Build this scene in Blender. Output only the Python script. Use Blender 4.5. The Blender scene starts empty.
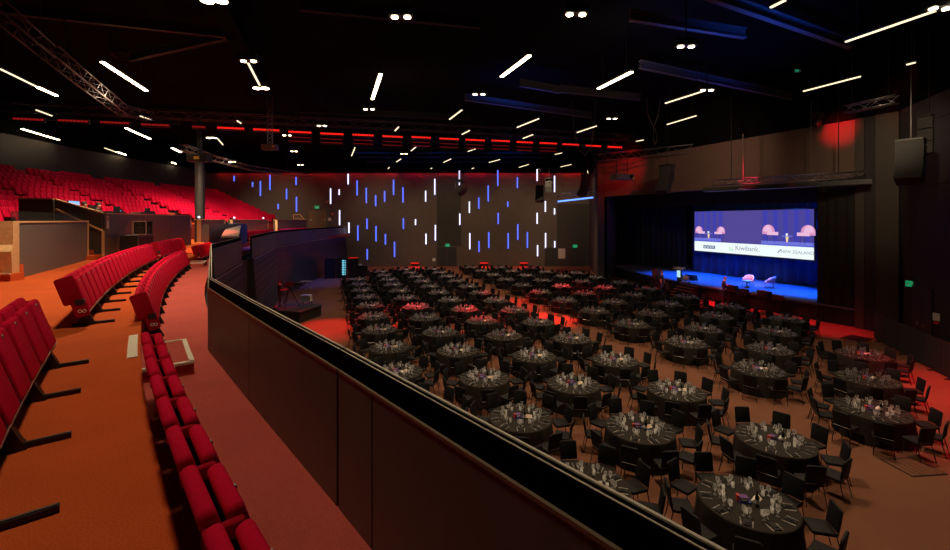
import bpy, math, random
from mathutils import Vector, Matrix
random.seed(7)
PI = math.pi
SC = bpy.context.scene
COL = SC.collection
# ------------------------------------------------------------------ camera model
FPX, U0, V0, CZ = 430.0, 475.0, 220.0, 6.45
def at(u, v, z):
    """point of height z seen at pixel u, v"""
    Y = FPX * (CZ - z) / (v - V0)
    return Vector(((u - U0) / FPX * Y, Y, z))
def atd(u, v, Y):
    """point at distance Y seen at pixel u, v"""
    return Vector(((u - U0) / FPX * Y, Y, CZ - (v - V0) / FPX * Y))
def pix(p):
    if p[1] <= 0.05: return None
    return (U0 + FPX * p[0] / p[1], V0 + FPX * (CZ - p[2]) / p[1])
cd = bpy.data.cameras.new('camera'); cam = bpy.data.objects.new('camera', cd); COL.objects.link(cam)
cam.location = (0, 0, CZ); cam.rotation_euler = (PI / 2, 0, 0)
cd.sensor_width = 36; cd.lens = 36 * FPX / 950; cd.shift_y = -(275 - V0) / 950
cd.clip_start = 0.05; cd.clip_end = 300
SC.camera = cam
SC.view_settings.view_transform = 'Standard'; SC.view_settings.look = 'None'
SC.view_settings.gamma = 1; SC.view_settings.use_curve_mapping = False
SC.view_settings.exposure = 0.0
SC.cycles.use_denoising = True
SC.cycles.max_bounces = 6; SC.cycles.transparent_max_bounces = 16
SC.cycles.sample_clamp_indirect = 3.0
w = bpy.data.worlds.new('world'); SC.world = w; w.use_nodes = True
w.node_tree.nodes['Background'].inputs[0].default_value = (.9, .8, 1, 1)
w.node_tree.nodes['Background'].inputs[1].default_value = 0.002

# ------------------------------------------------------------------ materials
MATS = {}
def mat(name, col, rough=.6, metal=0, emit=0, emcol=None, noise=0, nscale=20, bump=0, spec=.5, sheen=0):
    m = bpy.data.materials.new(name); m.use_nodes = True
    nt = m.node_tree; b = nt.nodes['Principled BSDF']
    b.inputs['Base Color'].default_value = (*col, 1); b.inputs['Roughness'].default_value = rough
    b.inputs['Metallic'].default_value = metal; b.inputs['Specular IOR Level'].default_value = spec
    if sheen: b.inputs['Sheen Weight'].default_value = sheen
    if emit:
        b.inputs['Emission Color'].default_value = (*(emcol or col), 1); b.inputs['Emission Strength'].default_value = emit
    if noise or bump:
        tc = nt.nodes.new('ShaderNodeTexCoord'); n = nt.nodes.new('ShaderNodeTexNoise')
        n.inputs['Scale'].default_value = nscale; n.inputs['Detail'].default_value = 5
        nt.links.new(tc.outputs['Object'], n.inputs['Vector'])
        if noise:
            r = nt.nodes.new('ShaderNodeMapRange'); r.inputs[3].default_value = 1 - noise; r.inputs[4].default_value = 1 + noise
            r.inputs[1].default_value = .25; r.inputs[2].default_value = .75
            mx = nt.nodes.new('ShaderNodeMix'); mx.data_type = 'RGBA'; mx.blend_type = 'MULTIPLY'
            mx.inputs[0].default_value = 1; mx.inputs[6].default_value = (*col, 1)
            nt.links.new(n.outputs[0], r.inputs[0]); nt.links.new(r.outputs[0], mx.inputs[7])
            nt.links.new(mx.outputs[2], b.inputs['Base Color'])
        if bump:
            bp = nt.nodes.new('ShaderNodeBump'); bp.inputs['Strength'].default_value = bump; bp.inputs['Distance'].default_value = .01
            nt.links.new(n.outputs[0], bp.inputs['Height']); nt.links.new(bp.outputs[0], b.inputs['Normal'])
    MATS[name] = m
    return m
def carpet(name, c1, c2, scale=90, big=1.6):
    """loop pile carpet: fine two-tone speckle and broad wear"""
    m = mat(name, c1, .95, spec=.1); nt = m.node_tree; b = nt.nodes['Principled BSDF']
    tc = nt.nodes.new('ShaderNodeTexCoord'); n = nt.nodes.new('ShaderNodeTexNoise'); n2 = nt.nodes.new('ShaderNodeTexNoise')
    n.inputs['Scale'].default_value = scale; n.inputs['Detail'].default_value = 6; n2.inputs['Scale'].default_value = big
    rp = nt.nodes.new('ShaderNodeValToRGB'); rp.color_ramp.elements[0].position = .35; rp.color_ramp.elements[1].position = .65
    rp.color_ramp.elements[0].color = (*c1, 1); rp.color_ramp.elements[1].color = (*c2, 1)
    mr = nt.nodes.new('ShaderNodeMapRange'); mr.inputs[3].default_value = .8; mr.inputs[4].default_value = 1.15
    mx = nt.nodes.new('ShaderNodeMix'); mx.data_type = 'RGBA'; mx.blend_type = 'MULTIPLY'; mx.inputs[0].default_value = 1
    for q in (n, n2): nt.links.new(tc.outputs['Object'], q.inputs['Vector'])
    nt.links.new(n.outputs[0], rp.inputs[0]); nt.links.new(n2.outputs[0], mr.inputs[0])
    nt.links.new(rp.outputs[0], mx.inputs[6]); nt.links.new(mr.outputs[0], mx.inputs[7])
    nt.links.new(mx.outputs[2], b.inputs['Base Color'])
    bp = nt.nodes.new('ShaderNodeBump'); bp.inputs['Strength'].default_value = .5; bp.inputs['Distance'].default_value = .01
    nt.links.new(n.outputs[0], bp.inputs['Height']); nt.links.new(bp.outputs[0], b.inputs['Normal'])
    return m
ORANGE = carpet('orange_carpet', (.48, .082, .020), (.61, .118, .032))
REDCARPET = carpet('red_carpet', (.40, .075, .065), (.50, .10, .085))
HALLFLOOR = carpet('hall_carpet', (.165, .070, .042), (.22, .095, .058), 60, .5)
SEATRED = mat('red_upholstery', (.60, .004, .044), .9, noise=.12, nscale=60, spec=.08)
SEATRED2 = mat('dark_red_upholstery', (.34, .004, .018), .9, noise=.12, nscale=60, spec=.08)
BLACKM = mat('black_metal', (.012, .012, .013), .45)
BLACKP = mat('black_plastic', (.015, .015, .016), .6)
BLACKF = mat('black_fabric', (.022, .021, .022), .8, noise=.2, nscale=40)
CHAIRF = mat('black_vinyl', (.011, .011, .013), .65, noise=.15, nscale=30, spec=.25)
CLOTH = mat('black_linen', (.029, .024, .021), .85, noise=.12, nscale=30, spec=.2)
STEEL = mat('brushed_steel', (.80, .74, .62), .42, .75)
CHROME = mat('chrome_tube', (.5, .5, .52), .42, .9)
ALU = mat('aluminium_truss', (.32, .32, .34), .4, 1)
DARKALU = mat('dark_truss', (.15, .15, .16), .4, .7)
BEAMLIT = mat('blue_lit_steel', (.10, .10, .12), .6)  # lighter bluish copy of the beam steel, imitating blue light on it
PANEL = mat('dark_brown_panel', (.135, .122, .108), .5, noise=.08, nscale=3)
SMOKED = mat('smoked_band', (.006, .006, .006), .8, spec=.02)
RAILM = mat('lit_steel_rail', (.95, .91, .80), .38, .1)  # pale base stands in for lamplight on the steel rail tops
EDGE = mat('bronze_edge', (.30, .24, .18), .45, .5)
TIMBER = mat('pale_timber_edge', (.62, .40, .20), .5, noise=.15, nscale=12)
BOOTH = mat('grey_booth_panel', (.135, .118, .108), .55, noise=.06, nscale=8)
CHARCOAL = mat('charcoal_panel', (.045, .042, .042), .5, noise=.06, nscale=8)
WALLDK = mat('dark_wall', (.055, .047, .042), .8, noise=.08, nscale=2)
WALLBR = mat('brown_acoustic_wall', (.13, .094, .080), .75, noise=.08, nscale=1.2)
WALLGR = mat('grey_brown_wall', (.11, .09, .075), .75, noise=.06, nscale=2)
WALLBL = mat('bulkhead_paint', (.125, .085, .068), .8, noise=.06, nscale=2)
CEIL = mat('black_ceiling', (.004, .004, .0045), .95, spec=.05)
BEAMM = mat('painted_steel_beam', (.022, .022, .026), .6, spec=.2)
PIERG = mat('pier_grey', (.050, .042, .034), .75, noise=.06, nscale=2)
DRAPE = mat('black_drape', (.010, .010, .011), .9)
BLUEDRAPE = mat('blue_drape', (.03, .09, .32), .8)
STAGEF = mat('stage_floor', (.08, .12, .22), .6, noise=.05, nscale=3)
WOODDOOR = mat('brown_timber_door', (.17, .11, .06), .5, noise=.2, nscale=6)
NOSING = mat('pale_nosing', (.75, .72, .62), .5)
WHITE = mat('white_card', (.8, .78, .74), .6)
PALEST = mat('pale_stone_top', (.62, .55, .50), .5)
SKIN = mat('skin', (.55, .30, .21), .6)
HAIR = mat('dark_hair', (.02, .014, .01), .7)
JEANS = mat('blue_jeans', (.08, .10, .16), .85)
TSHIRT = mat('black_tshirt', (.012, .012, .014), .85)
BLUECARD = mat('blue_card', (.05, .07, .35), .5)
REDCARD = mat('red_card', (.65, .08, .06), .5)
ORNGCARD = mat('orange_card', (.85, .42, .15), .5)
PURPLE = mat('purple_card', (.16, .06, .26), .5)
PINK = mat('pink_velvet', (.75, .40, .50), .8)
GOLD = mat('gold_leg', (.8, .55, .25), .3, .9)
SILVER = mat('silver_cutlery', (.55, .53, .50), .32, .7)
BOTTLE = mat('dark_bottle_glass', (.01, .012, .008), .1)
YELLOW = mat('yellow_tag', (.8, .55, .03), .5)
SIGNRED = mat('red_sign', (.6, .03, .03), .5)
def lamp(name, col, s): return mat(name, (0.02, .02, .02), .5, emit=s, emcol=col)
WARM = lamp('warm_tube', (1, .80, .50), 1.7)
WARMB = lamp('warm_tube_bright', (1, .78, .47), 16)
REDREFL = lamp('red_reflection_glow', (.8, .012, .012), .16)  # glow stands in for red reflections, not a lamp
REDL = lamp('red_tube', (1, .015, .01), 1.3)
LEDB = lamp('blue_led', (.085, .14, 1.0), 1.9)
LEDW = lamp('white_led', (.72, .70, 1.0), 2.2)
EXITG = lamp('exit_green', (.02, .75, .28), .35)
CYANL = lamp('cyan_display', (.2, .7, .9), 1.0)
BLUEL = lamp('blue_lamp', (.1, .25, 1.0), 2.5)
SCRBLUE = lamp('desk_screen_glow', (.25, .5, 1), 1.2)
def glassmat():
    m = bpy.data.materials.new('drinking_glass'); m.use_nodes = True; nt = m.node_tree
    for n in list(nt.nodes): nt.nodes.remove(n)
    o = nt.nodes.new('ShaderNodeOutputMaterial'); mx = nt.nodes.new('ShaderNodeMixShader'); mx2 = nt.nodes.new('ShaderNodeMixShader')
    t = nt.nodes.new('ShaderNodeBsdfTransparent'); t.inputs[0].default_value = (.93, .94, .95, 1)
    g = nt.nodes.new('ShaderNodeBsdfGlossy'); g.inputs['Roughness'].default_value = .14; g.inputs[0].default_value = (1, 1, 1, 1)
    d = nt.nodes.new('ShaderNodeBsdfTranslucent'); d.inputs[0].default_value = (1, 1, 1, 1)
    lw = nt.nodes.new('ShaderNodeLayerWeight'); lw.inputs[0].default_value = .5
    mr = nt.nodes.new('ShaderNodeMapRange'); mr.inputs[3].default_value = .30; mr.inputs[4].default_value = 1.0
    mx2.inputs[0].default_value = .68  # white translucence mixed in to imitate sparkle on the glass
    nt.links.new(lw.outputs['Facing'], mr.inputs[0]); nt.links.new(mr.outputs[0], mx.inputs[0])
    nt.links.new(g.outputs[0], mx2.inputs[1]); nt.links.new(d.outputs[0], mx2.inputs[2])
    nt.links.new(t.outputs[0], mx.inputs[1]); nt.links.new(mx2.outputs[0], mx.inputs[2])
    nt.links.new(mx.outputs[0], o.inputs[0]); return m
GLASS = glassmat()
PANE = bpy.data.materials.new('clear_pane'); PANE.use_nodes = True
_n = PANE.node_tree; _b = _n.nodes['Principled BSDF']; _t = _n.nodes.new('ShaderNodeBsdfTransparent'); _x = _n.nodes.new('ShaderNodeMixShader')
_b.inputs['Base Color'].default_value = (.05,.06,.06,1); _b.inputs['Roughness'].default_value = .1; _x.inputs[0].default_value = .22; _t.inputs[0].default_value = (.9,.93,.92,1)
_n.links.new(_t.outputs[0], _x.inputs[1]); _n.links.new(_b.outputs[0], _x.inputs[2]); _n.links.new(_x.outputs[0], _n.nodes['Material Output'].inputs[0])

# ------------------------------------------------------------------ mesh helpers
class MB:
    def __init__(s): s.v = []; s.f = []; s.m = []; s.sm = []; s.mats = []; s.cur = 0; s.smooth = False
    def use(s, m, smooth=False):
        if m not in s.mats: s.mats.append(m)
        s.cur = s.mats.index(m); s.smooth = smooth; return s
    def add(s, vs, fs, M=None):
        b = len(s.v)
        s.v += [tuple(M @ Vector(p)) if M is not None else tuple(p) for p in vs]
        for f in fs: s.f.append(tuple(b + i for i in f)); s.m.append(s.cur); s.sm.append(s.smooth)
        return s
    def box(s, lo, hi, M=None):
        x0, y0, z0 = lo; x1, y1, z1 = hi
        return s.add([(x0,y0,z0),(x1,y0,z0),(x1,y1,z0),(x0,y1,z0),(x0,y0,z1),(x1,y0,z1),(x1,y1,z1),(x0,y1,z1)],
                     [(0,3,2,1),(4,5,6,7),(0,1,5,4),(1,2,6,5),(2,3,7,6),(3,0,4,7)], M)
    def bar(s, p, q, w, h=None, up=(0,0,1)):
        """rectangular bar from p to q"""
        p = Vector(p); q = Vector(q); d = q - p; L = d.length
        if L < 1e-6: return s
        d /= L; u = Vector(up); r = d.cross(u)
        if r.length < 1e-4: u = Vector((1,0,0)); r = d.cross(u)
        r.normalize(); u = r.cross(d); h = h or w
        M = Matrix(((r.x,d.x,u.x,p.x),(r.y,d.y,u.y,p.y),(r.z,d.z,u.z,p.z),(0,0,0,1)))
        return s.box((-w/2,0,-h/2),(w/2,L,h/2), M)
    def tube(s, pts, r, n=8):
        pts = [Vector(p) for p in pts]; rings = []
        for i, p in enumerate(pts):
            d = (pts[min(i+1,len(pts)-1)] - pts[max(i-1,0)]).normalized()
            a = d.cross(Vector((0,0,1)))
            if a.length < 1e-3: a = d.cross(Vector((1,0,0)))
            a.normalize(); b = a.cross(d)
            rr = r[i] if isinstance(r, (list,tuple)) else r
            rings.append([p + a*rr*math.cos(2*PI*k/n) + b*rr*math.sin(2*PI*k/n) for k in range(n)])
        vs = [q for R in rings for q in R]; fs = []
        for i in range(len(rings)-1):
            for k in range(n):
                fs.append((i*n+k, i*n+(k+1)%n, (i+1)*n+(k+1)%n, (i+1)*n+k))
        fs.append(tuple(range(n))[::-1]); fs.append(tuple((len(rings)-1)*n+k for k in range(n)))
        return s.add(vs, fs)
    def lathe(s, prof, n=12, M=None, cap=True):
        vs = []; fs = []
        for r, z in prof:
            for k in range(n): vs.append((r*math.cos(2*PI*k/n), r*math.sin(2*PI*k/n), z))
        for i in range(len(prof)-1):
            for k in range(n): fs.append((i*n+k, i*n+(k+1)%n, (i+1)*n+(k+1)%n, (i+1)*n+k))
        if cap:
            fs.append(tuple(range(n))[::-1]); fs.append(tuple((len(prof)-1)*n+k for k in range(n)))
        return s.add(vs, fs, M)
    def slab(s, w, h, t, r=.04, e=.02, M=None, n=3):
        """cushion: rounded rectangle w (x) by h (z), thickness t along y, softened edges; origin at its bottom centre"""
        def ring(ins, y):
            o = []; ww = w/2-ins; rr = max(r-ins, .003); zz0 = ins; zz1 = h-ins
            for cx, cz, a0 in ((ww-rr, zz0+rr, -90),(ww-rr, zz1-rr, 0),(-ww+rr, zz1-rr, 90),(-ww+rr, zz0+rr, 180)):
                for k in range(n+1):
                    a = math.radians(a0+90*k/n); o.append((cx+rr*math.cos(a), y, cz+rr*math.sin(a)))
            return o
        L = [ring(e, -t/2), ring(e*.3, -t/2+e*.3), ring(0, -t/2+e), ring(0, t/2-e), ring(e*.3, t/2-e*.3), ring(e, t/2)]
        N = len(L[0]); vs = [p for R in L for p in R]; fs = []
        for i in range(len(L)-1):
            for k in range(N): fs.append((i*N+k, i*N+(k+1)%N, (i+1)*N+(k+1)%N, (i+1)*N+k))
        fs.append(tuple(range(N))[::-1]); fs.append(tuple((len(L)-1)*N+k for k in range(N)))
        return s.add(vs, fs, M)
    def prism(s, poly, z0, z1, M=None):
        n = len(poly)
        vs = [(x,y,z0) for x,y in poly] + [(x,y,z1) for x,y in poly]
        fs = [tuple(range(n))[::-1], tuple(n+i for i in range(n))] + [(i,(i+1)%n,n+(i+1)%n,n+i) for i in range(n)]
        return s.add(vs, fs, M)
    def sphere(s, c, r, n=10, m=6, sc=(1,1,1)):
        vs = [(c[0], c[1], c[2]-r*sc[2])]; fs = []
        for i in range(1, m):
            a = -PI/2+PI*i/m
            for k in range(n):
                vs.append((c[0]+r*sc[0]*math.cos(a)*math.cos(2*PI*k/n), c[1]+r*sc[1]*math.cos(a)*math.sin(2*PI*k/n), c[2]+r*sc[2]*math.sin(a)))
        vs.append((c[0], c[1], c[2]+r*sc[2])); T = len(vs)-1
        for k in range(n): fs.append((0, 1+(k+1)%n, 1+k)); fs.append((T, 1+(m-2)*n+k, 1+(m-2)*n+(k+1)%n))
        for i in range(m-2):
            for k in range(n): fs.append((1+i*n+k, 1+i*n+(k+1)%n, 1+(i+1)*n+(k+1)%n, 1+(i+1)*n+k))
        return s.add(vs, fs)
    def mesh(s, name):
        me = bpy.data.meshes.new(name); me.from_pydata(s.v, [], s.f)
        for m in s.mats: me.materials.append(m)
        me.polygons.foreach_set('material_index', s.m); me.polygons.foreach_set('use_smooth', s.sm)
        me.update(); return me
    def build(s, name, parent=None, loc=(0,0,0), rz=0):
        return obj(name, s.mesh(name), parent, loc, rz)
def obj(name, data, parent=None, loc=(0,0,0), rz=0):
    o = bpy.data.objects.new(name, data); COL.objects.link(o); o.location = loc; o.rotation_euler = (0,0,rz)
    if parent is not None: o.parent = parent
    return o
def tag(o, label, cat, group=None, kind=None):
    o['label'] = label
    o['category'] = cat
    if group: o['group'] = group
    if kind: o['kind'] = kind
    return o
def thing(name, label, cat, loc=(0,0,0), rz=0, group=None):
    o = bpy.data.objects.new(name, None); COL.objects.link(o); o.location = loc; o.rotation_euler = (0,0,rz)
    o.empty_display_size = .1
    return tag(o, label, cat, group)
def struct(o, label=None):
    o['kind'] = 'structure'
    if label: o['label'] = label
    return o
KIDS = {}
def dup(root, loc, rz, label, group=None):
    """a copy of a thing with copies of its parts and sub-parts"""
    if root.name not in KIDS: KIDS[root.name] = [(c, list(c.children)) for c in root.children]
    r = root.copy(); COL.objects.link(r); r.location = loc; r.rotation_euler = (0,0,rz); r['label'] = label
    if group: r['group'] = group
    for c, subs in KIDS[root.name]:
        k = c.copy(); COL.objects.link(k); k.parent = r
        for g in subs:
            d = g.copy(); COL.objects.link(d); d.parent = k
    return r
ORD = 'zeroth first second third fourth fifth sixth seventh eighth ninth tenth eleventh twelfth thirteenth fourteenth fifteenth sixteenth seventeenth eighteenth nineteenth twentieth'.split()
TENS = {2: ('twenty', 'twentieth'), 3: ('thirty', 'thirtieth'), 4: ('forty', 'fortieth'), 5: ('fifty', 'fiftieth'), 6: ('sixty', 'sixtieth'), 7: ('seventy', 'seventieth'), 8: ('eighty', 'eightieth'), 9: ('ninety', 'ninetieth')}
def ordn(n):
    if n <= 20: return ORD[n]
    a, b = divmod(n, 10)
    return TENS[a][1] if b == 0 else TENS[a][0] + '-' + ORD[b]
CLOCK = 'twelve one two three four five six seven eight nine ten eleven'.split()

# ------------------------------------------------------------------ the curved plan: rings about one centre
OX, OY, RR = 49.5, 47.7, 67.4
def ring(wd, th, z=0.0):
    a = math.radians(th); return Vector((OX-(RR+wd)*math.cos(a), OY-(RR+wd)*math.sin(a), z))
def theta_w(p):
    dx, dy = OX-p[0], OY-p[1]; return math.degrees(math.atan2(dy, dx)), math.hypot(dx, dy)-RR
def arc_slab(mb, w0, w1, t0, t1, z0, z1, n=24, ymax=None):
    inn = []; out = []
    for i in range(n+1):
        t = t0+(t1-t0)*i/n; inn.append(ring(w0, t)); out.append(ring(w1, t))
    if ymax is not None:
        for P in inn+out: P.y = min(P.y, ymax)
    for i in range(n):
        a, b, c, d = inn[i], inn[i+1], out[i+1], out[i]
        vs = [(p.x,p.y,z) for z in (z0,z1) for p in (a,b,c,d)]
        fs = [(0,3,2,1),(4,5,6,7),(0,1,5,4),(2,3,7,6)]
        if i == 0: fs.append((3,0,4,7))
        if i == n-1: fs.append((1,2,6,5))
        mb.add(vs, fs)
ZR, ZO = 4.47, 4.80
FARY = 60.0
# ------------------------------------------------------------------ setting
m = MB().use(HALLFLOOR); m.box((-40,-6,-.2),(34,66,0)); struct(m.build('floor'))
m = MB().use(REDCARPET); arc_slab(m, -.10, .96, 60, -9, ZR-.25, ZR, 60, FARY); struct(m.build('floor_walkway'))
m = MB().use(ORANGE); arc_slab(m, .96, 10.2, 60, -9, ZR-.25, ZO, 60, FARY); struct(m.build('floor_upper_aisle'))
m = MB().use(CEIL); m.box((-45,-6,16),(34,66,16.3)); struct(m.build('ceiling'))
m = MB().use(WALLBR); m.box((-18.0,FARY,-.1),(16.6,FARY+.3,12.95)); m.use(CEIL).box((-18.0,FARY,12.95),(16.6,FARY+.3,16)); struct(m.build('wall_far'))
m = MB().use(WALLGR); m.box((-38,FARY,4),(-23.4,FARY+.3,12.95)); m.use(WALLBR).box((-23.4,FARY+.05,4),(-18.0,FARY+.3,12.95)); m.use(CEIL).box((-38,FARY,12.95),(-18,FARY+.3,16))
struct(m.build('wall_far_upper'))
# tiers of the raked seating
NT = 11
def tier(k): return 9.9+.85*k, 6.0+.38*k
TIERC = carpet('tier_carpet', (.20, .030, .022), (.27, .045, .03))
m = MB().use(TIERC)
arc_slab(m, 7.2, 9.45, 30, -9.5, ZO-.1, 6.0, 40, FARY)
for k in range(NT):
    wk, zk = tier(k)
    arc_slab(m, wk-.45, wk+.40+(.5 if k == NT-1 else 0), 45, -9.5, 5.0, zk, 44, FARY)
struct(m.build('floor_raked_tier'))
m = MB().use(WALLDK); arc_slab(m, 20.4, 20.7, 50, -10, 4, 13.3, 40, FARY+.2); m.use(CEIL); arc_slab(m, 20.4, 20.7, 50, -10, 13.3, 16, 40, FARY+.2); struct(m.build('wall_rear'))
# aisle steps (orange)
AISLES = (19.9, 14.75, 9.6, 4.3, -.9)
for t in AISLES:
    m = MB().use(ORANGE)
    for k in range(NT):
        wk, zk = tier(k)
        arc_slab(m, wk-.44, wk+.0, t+.38, t-.38, zk, zk+.02, 2)
        arc_slab(m, wk-.80, wk-.45, t+.38, t-.38, zk-.38, zk-.19, 2)
    struct(m.build('trim_aisle_steps'))
# proscenium wall
def wallseg(mb, p, q, z0, z1, t=.3, side=1):
    p = Vector((*p,0)); q = Vector((*q,0)); d = (q-p).normalized(); n = Vector((-d.y,d.x,0))*t*side
    vs = [(a.x,a.y,z) for z in (z0,z1) for a in (p,q,q+n,p+n)]
    mb.add(vs, [(0,3,2,1),(4,5,6,7),(0,1,5,4),(1,2,6,5),(2,3,7,6),(3,0,4,7)])
PL, PR = (13.5,45.6), (23.0,25.6)
m = MB().use(WALLBL); wallseg(m, PL, PR, 8.9, 12.5, .35, 1); m.use(CEIL); wallseg(m, PL, PR, 12.5, 16, .35, 1); struct(m.build('wall_bulkhead'))
m = MB().use(PIERG); wallseg(m, (16.4,60.0), (13.6,46.0), 0, 12.5, .4, -1); m.box((12.9,45.2,0),(13.6,46.0,12.5)); m.use(CEIL); wallseg(m, (16.4,60.0), (13.6,46.0), 12.5, 16, .4, -1); struct(m.build('wall_stage_left'))
m = MB().use(PIERG)
wallseg(m, (22.75,25.75), (22.95,25.35), 0, 12.5, .5, 1)
m.use(BLACKF); wallseg(m, (22.97,25.32), (23.2,24.85), 0, 12.5, .2, 1)
m.use(PIERG); wallseg(m, (23.05,24.75), (23.55,23.9), 0, 12.5, .5, 1); m.use(CEIL); wallseg(m, (22.75,25.75), (23.9,23.9), 12.5, 16, .5, 1)
struct(m.build('wall_proscenium_pier'))
RW0, RW1 = (23.9,24.3), (17.6,9.0)
RIGHTM = mat('right_wall_panel', (.030,.028,.034), .7, noise=.08, nscale=2)
m = MB().use(RIGHTM); wallseg(m, RW0, RW1, 0, 12.6, .3, 1); m.use(CEIL); wallseg(m, RW0, RW1, 12.6, 16, .3, 1)
rd = Vector((RW1[0]-RW0[0], RW1[1]-RW0[1], 0)).normalized(); rn = Vector((-.92,.38,0))
for z in (5.2, 8.6):
    pass
struct(m.build('wall_right'))
for z in (4.9, 8.2, 11.4):
    m = MB().use(BLACKF); wallseg(m, (RW0[0]-.02,RW0[1]), (RW1[0]-.02,RW1[1]), z, z+.03, .02, -1); struct(m.build('trim_right_wall_joint'))
# stage body
SF = [(23.0,25.4),(18.35,35.0),(16.7,42.0),(15.9,50.0)]
SB = [(24.5,56.0),(31.0,32.0),(25.5,25.8)]
ZS = 1.12
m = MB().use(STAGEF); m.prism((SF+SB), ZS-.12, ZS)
m.use(DRAPE)
for a, b in zip(SF[:-1], SF[1:]):
    a3, b3 = Vector((*a,0)), Vector((*b,0)); L = (b3-a3).length; n = max(2, int(L/.12)); d = (b3-a3).normalized(); nn = Vector((d.y,-d.x,0))
    if nn.x > 0: nn = -nn
    pts = [a3+d*L*i/n - nn*(.06+.035*(i % 2)) for i in range(n+1)]
    vs = [(p.x,p.y,z) for p in pts for z in (0, ZS-.12)]
    m.add(vs, [(2*i,2*i+2,2*i+3,2*i+1) for i in range(n)])
tag(struct(m.build('stage')), 'black skirted stage with a blue lit floor below the screen', 'stage')
# back wall of the stage house
m = MB().use(DRAPE); wallseg(m, (16.6,58.0), (26.0,54.5), 0, 16, .3, 1); wallseg(m, (26.0,54.5), (32.0,32.0), 0, 16, .3, 1); wallseg(m, (32.0,32.0), (24.5,24.6), 0, 16, .3, 1)
struct(m.build('wall_stage_back'))
# curtains
def curtain(name, p, q, z0, z1, material, pitch, depth, label, group=None, seed=1):
    rnd = random.Random(seed); p = Vector((*p,0)); q = Vector((*q,0)); L = (q-p).length; d = (q-p).normalized(); n = Vector((-d.y,d.x,0))
    N = int(L/pitch*6); pts = []; ph = 0
    for i in range(N+1):
        ph += 2*PI/6*(.7+.6*rnd.random())
        pts.append(p+d*L*i/N+n*depth*(math.sin(ph)+.3*math.sin(ph*.37)))
    m = MB().use(material, True); vs = []
    for f in (pts, [a+n*.015 for a in pts]): vs += [(a.x,a.y,z) for a in f for z in (z0,z1)]
    K = 2*(N+1)
    m.add(vs, [(2*i,2*i+2,2*i+3,2*i+1) for i in range(N)] + [(K+2*i,K+2*i+1,K+2*i+3,K+2*i+2) for i in range(N)])
    return tag(m.build(name), label, 'curtain', group)
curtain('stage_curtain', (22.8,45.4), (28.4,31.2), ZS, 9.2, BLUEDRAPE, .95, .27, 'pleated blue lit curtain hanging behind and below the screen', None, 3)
curtain('stage_curtain', (16.8,54.0), (22.7,46.2), ZS, 9.6, DRAPE, .6, .12, 'black curtain left of the screen behind the lectern', None, 4)
curtain('stage_curtain', (22.02,27.70), (22.95,25.55), .02, 9.0, DRAPE, .5, .05, 'black curtain between the screen and the right proscenium pier', None, 5)
curtain('stage_curtain', (13.95,45.3), (16.2,49.5), .02, 9.4, DRAPE, .5, .05, 'black wing curtain beside the left stage column', None, 6)
m = MB().use(DRAPE); wallseg(m, (15.4,47.5), (26.6,29.0), 7.75, 9.6, .03, 1); tag(m.build('stage_border'), 'black cloth border hanging across the stage above the screen', 'curtain')

# ------------------------------------------------------------------ balustrade along the walkway
def dirn(p, q): return (Vector(q)-Vector(p)).normalized()
BP = [(3.58,-2.30),(-.618,2.58)]
def polyoff(P, off):
    out = []
    for i, p in enumerate(P):
        a = P[max(i-1,0)]; b = P[min(i+1,len(P)-1)]; d = (Vector(b)-Vector(a)).normalized(); n = Vector((d.y,-d.x)); out.append((p[0]+n.x*off, p[1]+n.y*off))
    return out
def strip(mb, P, w0, w1, z0, z1):
    A = polyoff(P, w0); B = polyoff(P, w1)
    for i in range(len(P)-1):
        a, b, c, d = A[i], A[i+1], B[i+1], B[i]
        mb.add([(p[0],p[1],z) for z in (z0,z1) for p in (a,b,c,d)], [(0,3,2,1),(4,5,6,7),(0,1,5,4),(1,2,6,5),(2,3,7,6),(3,0,4,7)])
def balustrade(P, name, label, seams, ztop=5.415, zlow=None, hallside=True):
    t = thing(name, label, 'balustrade')
    zlow = ZR if zlow is None else zlow
    # split into panels
    pts = [Vector(p) for p in P]
    for i in range(len(pts)-1):
        a, b = pts[i], pts[i+1]; L = (b-a).length; n = max(1, round(L/4.0)) if seams is None else 1
        for k in range(n):
            p = a+(b-a)*k/n; q = a+(b-a)*(k+1)/n; d = (b-a).normalized()
            m = MB().use(PANEL); strip(m, [tuple(p+d*.008), tuple(q-d*.008)], 0, .10, zlow, ztop-.015); m.build('panel', t)
    m = MB().use(BLACKM); strip(m, P, .012, .088, zlow, ztop-.02); m.build('core', t)
    m = MB().use(EDGE); strip(m, P, -.004, .012, ztop-.012, ztop+.006); m.use(SMOKED); strip(m, P, .012, .10, ztop-.018, ztop-.006); m.build('edge_strip', t)
    m = MB().use(SMOKED); strip(m, P, .03, .05, ztop-.01, ztop+.13); m.build('smoked_band', t)
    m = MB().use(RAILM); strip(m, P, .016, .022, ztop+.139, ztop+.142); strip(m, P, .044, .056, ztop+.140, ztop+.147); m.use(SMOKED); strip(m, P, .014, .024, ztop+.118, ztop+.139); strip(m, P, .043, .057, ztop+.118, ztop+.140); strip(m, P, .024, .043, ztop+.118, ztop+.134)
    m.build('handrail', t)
    return t
balustrade([BP[0], BP[1], (-.94,2.955)], 'balustrade', 'dark brown balustrade panel nearest the camera with steel rail above smoked band', 1)
balustrade([(-.953,2.97), (-2.47,4.70), (-4.07,6.55)], 'balustrade', 'middle length of dark brown balustrade ending at the corner by the red walkway', 1)
P2 = [(-4.09,6.58),(-9.68,15.7),(-12.1,22.1)]
P3 = [(-12.66,24.2),(-16.4,35.2),(-17.6,45.0),(-17.95,59.7)]
balustrade(P2, 'balustrade', 'second dark balustrade running away beyond the corner above folded bleachers', None, 5.42, 4.3)
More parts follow.
